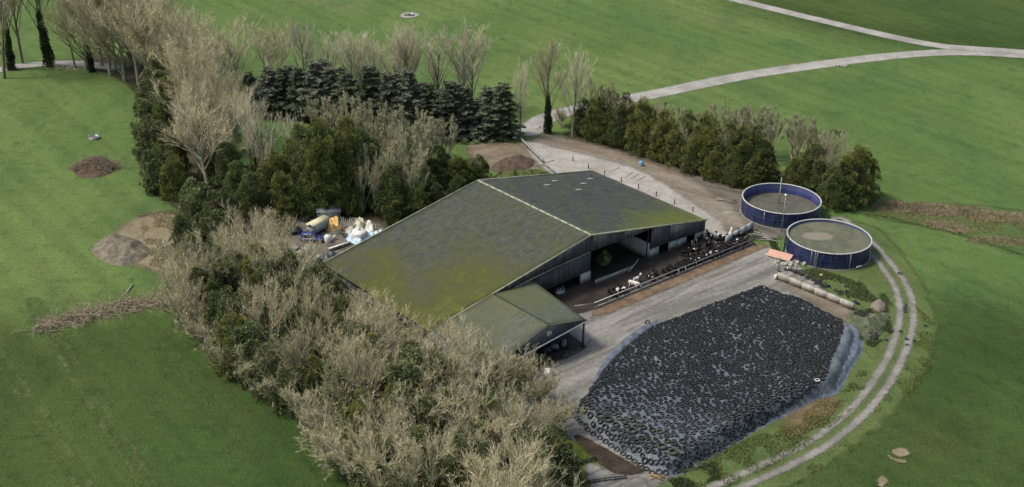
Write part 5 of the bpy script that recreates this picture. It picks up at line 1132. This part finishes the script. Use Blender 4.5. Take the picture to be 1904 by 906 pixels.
def stones(x, y, n, spread, label, smin, smax, m, seed):
    r3 = np.random.default_rng(seed); P = at(x, y); e = empty('rubble', tuple(P)); tag(e, label, 'rubble'); ico = MB().lathe([(0, -.5), (.42, -.32), (.55, .05), (.36, .4), (0, .5)], 7)
    for k in range(n):
        s_ = r3.uniform(smin, smax); V = ico.V[0] * s_ * (1 + r3.normal(0, .14, ico.V[0].shape)); g = MB(); g.add(V, Q=ico.Q[0]); g.build('stone', m, e, (r3.normal(0, spread), r3.normal(0, spread * .6), s_ * .35), r3.uniform(0, 6))
M_STONE = plain('pale_rubble_stone', (.42, .42, .38), .9, .3, 2); 
stones(1462, 492, 34, 1.3, 'pale broken rubble beside the pink sheet', .3, .9, M_STONE, 41)
stones(1440, 476, 8, .8, 'white lumps scattered under the pink sheet', .3, .6, M_WHITE, 42)
stones(1566, 124, 12, .9, 'pale stones beside the farm road', .4, .9, M_STONE, 43)
stones(1006, 240, 9, .9, 'pale rubble at the bend of the farm road', .3, .7, M_STONE, 44)
stones(225, 455, 14, 3.0, 'pale stones scattered over the earth heap', .2, .5, M_STONE, 45)
stones(955, 258, 3, .3, 'white lump at the foot of the last conifer', .4, .7, M_WHITE, 46)
P = at(175, 258); e = empty('ring_feeder', tuple(P)); tag(e, 'round cattle feeder ring alone in the left field', 'feeder')
g = MB(); g.lathe([(1.15, 0), (1.2, .55), (1.12, .56), (1.07, .02)], 24); g.build('skirt', M_STEEL, e); g = MB(); g.lathe([(1.16, .95), (1.2, .98), (1.16, 1.02), (1.12, .98), (1.16, .95)], 24); g.build('hoop', M_STEEL, e)
for k in range(10): a = k * .628; g = MB(); g.tube((1.15 * math.cos(a), 1.15 * math.sin(a), .5), (1.16 * math.cos(a), 1.16 * math.sin(a), 1.0), .03); g.build('bar', M_STEEL, e)
g = MB(); g.lathe([(0, .35), (.6, .3), (1.05, .05)], 16); g.build('hay', M_BRUSH, e)
P = at(760, 30); e = empty('water_trough', tuple(P), .2); tag(e, 'concrete water trough on pale hardstanding in the far field', 'trough')
g = MB(); g.box((0, 0, .3), (3.0, 1.3, .6)); g.build('basin', M_PALEWALL, e); g = MB(); g.box((0, 0, .62), (2.7, 1.0, .03)); g.build('water', M_GLASS, e); g = MB(); g.box((1.1, 0, .72), (.7, 1.25, .2)); g.build('cover', M_WHITE, e)
patch('trough_hardstanding', [(742, 31), (752, 24), (772, 24), (782, 29), (770, 34), (752, 35)], M_ROAD, 1.5, .5)
P = at(1018, 698); e = empty('calf_hutch', tuple(P), .4); tag(e, 'white domed calf hutch in the yard before the small shed', 'hutch')
g = MB(); g.lathe([(.85, 0), (.85, .6), (.7, 1.0), (.35, 1.25), (0, 1.32)], 18); g.build('dome', M_WHITE, e, smooth=True); g = MB(); g.box((.72, -.35, .5), (.35, .5, .8), -.5); g.build('doorway', M_DARKSTEEL, e)
P = at(998, 663); e = empty('feed_bucket', tuple(P)); tag(e, 'small white bucket in the mouth of the small shed', 'bucket'); g = MB(); g.lathe([(0, 0), (.22, 0), (.28, .5), (.25, .5), (.2, .05), (0, .05)], 12); g.build('pail', M_WHITE, e)
rg3 = np.random.default_rng(4)
for k, (x, y, lb) in enumerate(((1030, 652, 'grey machine with pale hood inside the small shed'), (1048, 645, 'grey implement beside the post of the small shed'), (1016, 658, 'dark implement at the back of the small shed'))):
    P = at(x, y); e = empty('farm_implement', tuple(P), rg3.uniform(0, 3)); tag(e, lb, 'implement')
    g = MB(); g.box((0, 0, .75), (1.6, 1.0, .7), None, .8); g.build('hood', plain('grey_machine_paint_%d' % k, (.22, .24, .26) if k < 2 else (.07, .08, .09), .6, .2), e)
    for sx in (-.6, .6): g = MB(); V, Q = tyre_VQ(.42, .2, 14, .5); g.add(V[:, [0, 2, 1]], Q=Q); g.build('wheel', M_RUB, e, (sx, .62, .42)); g = MB(); g.add(V[:, [0, 2, 1]], Q=Q); g.build('wheel', M_RUB, e, (sx, -.62, .42))
    g = MB(); g.tube((.8, 0, .6), (1.8, 0, .4), .06); g.build('drawbar', M_DARKSTEEL, e)
# machinery in the dark opening of the barn
P = at(1035, 548); e = empty('farm_implement', tuple(P), .5); tag(e, 'pale metal feeder frame in the dark gable opening', 'implement')
for dx in (0, .6, 1.2): g = MB(); g.tube((dx, -.8, .3), (dx, -.6, 1.3), .05); g.tube((dx, -.6, 1.3), (dx, .8, 1.3), .05); g.build('hoop', M_STEEL, e)
g = MB(); g.box((.6, 0, .4), (1.6, 1.4, .5)); g.build('tray', M_STEEL, e)
pole_thing('marker_post', 1525, 527, 512, .22, M_DARKSTEEL, 'short dark post with a yellow top on the grass below the nearer tank', 'post', 0, None)
g = MB(); g.box((0, 0, 1.75), (.5, .5, .25)); o = g.build('cap', plain('yellow_cap', (.55, .42, .10), .6, .1), bpy.data.objects['marker_post.002'] if 'marker_post.002' in bpy.data.objects else None)
P = at(1683, 575); e = empty('rubber_strip', tuple(P), 1.3); tag(e, 'long dark strip of rubber lying along the track rut', 'strip'); g = MB(); g.beam((-1.6, 0, .1), (0, .15, .18), .45, .15); g.beam((0, .15, .18), (1.7, -.1, .1), .4, .12); g.build('strip', M_TYRE, e)
# bottom slab and rails
patch('slab', [(1084, 868), (1104, 860), (1152, 896), (1200, 886), (1215, 930), (1110, 930)], M_CONC, .6, .4)
for a_, b_, lb in (((1072, 868), (1108, 857), 'dark rail at the upper end of the mossy bank slab'), ((1086, 902), (1164, 892), 'dark rail along the lower edge of the slab at the bottom')):
    a = at(*a_); b = at(*b_); d = b - a; e = empty('low_fence', tuple(a)); tag(e, lb, 'fence')
    for f in (0, .25, .5, .75, 1): g = MB(); g.box((d[0] * f, d[1] * f, .4), (.14, .14, .8)); g.build('post', M_DARKSTEEL, e)
    g = MB(); g.beam((0, 0, .7), (d[0], d[1], .7), .1, .14); g.beam((0, 0, .35), (d[0], d[1], .35), .1, .14); g.build('rail', M_DARKSTEEL, e)
ribbon('ditch', [(1600, 398), (1640, 402), (1680, 412), (1730, 425), (1780, 436), (1830, 452), (1880, 468), (1960, 492)], .25, two('ditch_weeds', (.035, .055, .02), (.07, .10, .035), .3, 2, edge=True, soft=.7, amp=1.6, escale=.7), 1.5)
# rushes
M_RUSHB = bark('brown_rushes', (.24, .20, .125), (.44, .37, .25))
def rush(name, x, y, rx, ry, h, n, label, m, seed, ang=0.0):
    r3 = np.random.default_rng(seed); P = at(x, y); a = r3.uniform(0, 6.28, n); q = np.sqrt(r3.uniform(0, 1, n)); X = np.cos(a) * q * rx; Y = np.sin(a) * q * ry
    hump = np.clip(vnoise(np.stack([X, Y], 1) + 40, .6, seed), .2, 1); B = np.column_stack([X, Y, np.zeros(n)]); D = np.column_stack([r3.normal(0, .4, n), r3.normal(0, .4, n), np.ones(n)])
    b = Br(B, D, h * (1.15 - .6 * q) * hump * 1.3 * r3.uniform(.7, 1.2, n), np.full(n, .04), np.column_stack([r3.normal(0, .15, (n, 2)), np.zeros(n)])); V, T, Q = twig_mesh(r3, b, .11)
    return tag(obj(name, mesh(name, V, T, Q, m), None, tuple(P), ang), label, 'rushes', 'rush clumps on the right')
for k, (x, y, rx, ry, lb) in enumerate(((1668, 386, 5.5, 3.2, 'leftmost brown rush clump beside the right field ditch'), (1712, 390, 5.5, 3.6, 'second rush clump from left in the upper brown band'), (1750, 392, 4.2, 3.4, 'third rush clump from left in the upper brown band'), (1808, 394, 4.2, 3.2, 'rounded rush clump right of the gap in the upper brown band'), (1842, 404, 5.5, 3.0, 'broad rush clump sloping down at right'), (1748, 418, 3.6, 2.6, 'small rush clump below the upper brown band'), (1778, 426, 3.2, 2.0, 'low rush clump at the ditch edge'), (1858, 450, 7.0, 2.2, 'long low reddish rush clump near the right photo edge'), (1900, 406, 4.0, 3.0, 'rush clump cut by the right photo edge'))):
    rush('rush_clump', x, y, rx, ry, 1.25 if k < 5 or k == 8 else .7, 1700, lb, M_RUSHB, 60 + k)
# weeds and rough grass, one mass each
def scatter(name, polys, n, h, m, label, seed, sc=.4, wd=.10):
    r3 = np.random.default_rng(seed); PP = []
    for pts in polys:
        pl = PX(pts); c = r3.uniform(pl.min(0), pl.max(0), (n * 3, 2)); c = c[poly_sd(c, pl) > 0]; c = c[vnoise(c, sc, seed) > .42]; PP.append(c[:n])
    P = np.concatenate(PP); k = len(P); D = np.column_stack([r3.normal(0, .5, (k, 2)), np.ones(k)])
    b = Br(np.column_stack([P, np.zeros(k)]), D, h * r3.uniform(.5, 1.4, k), np.full(k, .03), np.column_stack([r3.normal(0, .1, (k, 2)), np.zeros(k)])); V, T, Q = twig_mesh(r3, b, wd)
    return tag(obj(name, mesh(name, V, T, Q, m)), label, 'grass', None, 'stuff')
M_TUFT = bark('tussock_grass', (.085, .125, .032), (.19, .21, .075)); M_DRYT = bark('dry_tussocks', (.20, .18, .08), (.33, .29, .15)); M_NET = bark('dark_weeds', (.05, .075, .035), (.12, .14, .07))
scatter('rough_grass', [[(1260, 880), (1400, 812), (1500, 770), (1560, 735), (1600, 690), (1625, 690), (1590, 760), (1500, 830), (1400, 885), (1300, 930)], [(1690, 560), (1740, 600), (1735, 680), (1690, 750), (1600, 830), (1480, 905), (1470, 890), (1600, 800), (1680, 690), (1705, 620)]], 14000, .45, M_TUFT, 'rough green grass on the verges of the curved track', 71)
scatter('dry_grass', [[(1450, 800), (1540, 735), (1570, 745), (1530, 790), (1470, 820)], [(255, 400), (330, 390), (370, 430), (380, 500), (330, 520), (280, 500)], [(1600, 400), (1780, 380), (1920, 410), (1904, 460), (1760, 425)]], 4500, .4, M_DRYT, 'tufts of dry straw-coloured grass on the banks', 72)
scatter('weeds', [[(1590, 580), (1650, 570), (1660, 620), (1620, 650), (1590, 640)], [(1470, 505), (1600, 560), (1660, 570), (1640, 540), (1520, 500)], [(1370, 425), (1440, 450), (1470, 500), (1440, 480), (1390, 450)], [(900, 345), (930, 322), (1020, 322), (960, 345)], [(1240, 890), (1330, 860), (1340, 890), (1260, 915)]], 3000, .5, M_NET, 'dark green weeds around the tanks, walls and barn edge', 73)
# more clutter in the junk yard
def crate(x, y, size, ang, m, label, cat='crate', slats=4):
    P = at(x, y); e = empty(cat.replace(' ', '_'), tuple(P), ang); tag(e, label, cat); a, b, h = size
    for k in range(slats): z = h * (k + .5) / slats; g = MB(); [g.box((0, s_ * b / 2, z), (a, .05, h / slats * .8)) for s_ in (-1, 1)]; [g.box((s_ * a / 2, 0, z), (.05, b, h / slats * .8)) for s_ in (-1, 1)]; g.build('slat', m, e)
    g = MB(); g.box((0, 0, .06), (a - .1, b - .1, .08)); g.build('base', m, e)
crate(628, 436, (1.2, 1.0, .8), .3, M_OLDWOOD, 'grey slatted crate between the orange sheet and white tank')
crate(640, 441, (1.0, .8, .6), 1.1, M_WOOD, 'brown slatted crate left of the white bag')
crate(568, 412, (1.2, 1.0, .9), .7, P_DARK, 'dark crate in the shade left of the cream trailer')
def drum(x, y, c, label):
    P = at(x, y); e = empty('oil_drum', tuple(P)); tag(e, label, 'drum'); g = MB(); g.lathe([(0, 0), (.3, 0), (.3, .88), (.27, .9), (0, .88)], 14); g.build('barrel', plain('drum_paint_%d' % x, c, .5, .2), e); g = MB(); g.lathe([(.3, .42), (.325, .44), (.3, .46)], 14); g.build('hoop', M_DARKSTEEL, e)
drum(560, 432, (.05, .10, .35), 'blue drum behind the blue off-road car'); drum(636, 430, (.35, .10, .05), 'rusty red drum beside the timber fan'); drum(622, 446, (.55, .55, .5), 'pale drum right of the round white tank'); drum(660, 424, (.4, .42, .4), 'grey drum under the timber fan')
tarp([(640, 428), (650, 422), (662, 426), (660, 434), (646, 436)], (.40, .42, .36), 'grey-green tarpaulin spread below the timber fan', 36, .7)
tarp([(560, 462), (574, 456), (588, 462), (582, 470), (566, 471)], (.42, .40, .38), 'dull grey tarpaulin in front of the blue off-road car', 37, .6)
tarp([(655, 424), (664, 414), (680, 416), (680, 424), (668, 428)], (.62, .58, .42), 'straw-coloured sacking heaped at the paling fence', 38, 1.2)
tarp([(600, 476), (612, 470), (628, 472), (620, 480), (604, 482)], (.06, .07, .08), 'black plastic sheet at the barn corner', 39, .6)

lad = MB()
for sy in (-.25, .25): lad.tube((8.75, sy, 0), (8.45, sy, 3.9), .035, n=6)
for k in range(10): lad.tube((8.72 - .028 * k, -.25, .3 + k * .37), (8.72 - .028 * k, .25, .3 + k * .37), .025, n=6)
lo = lad.build('ladder', M_STEEL, T1); lo.rotation_euler = (0, 0, math.radians(-118))
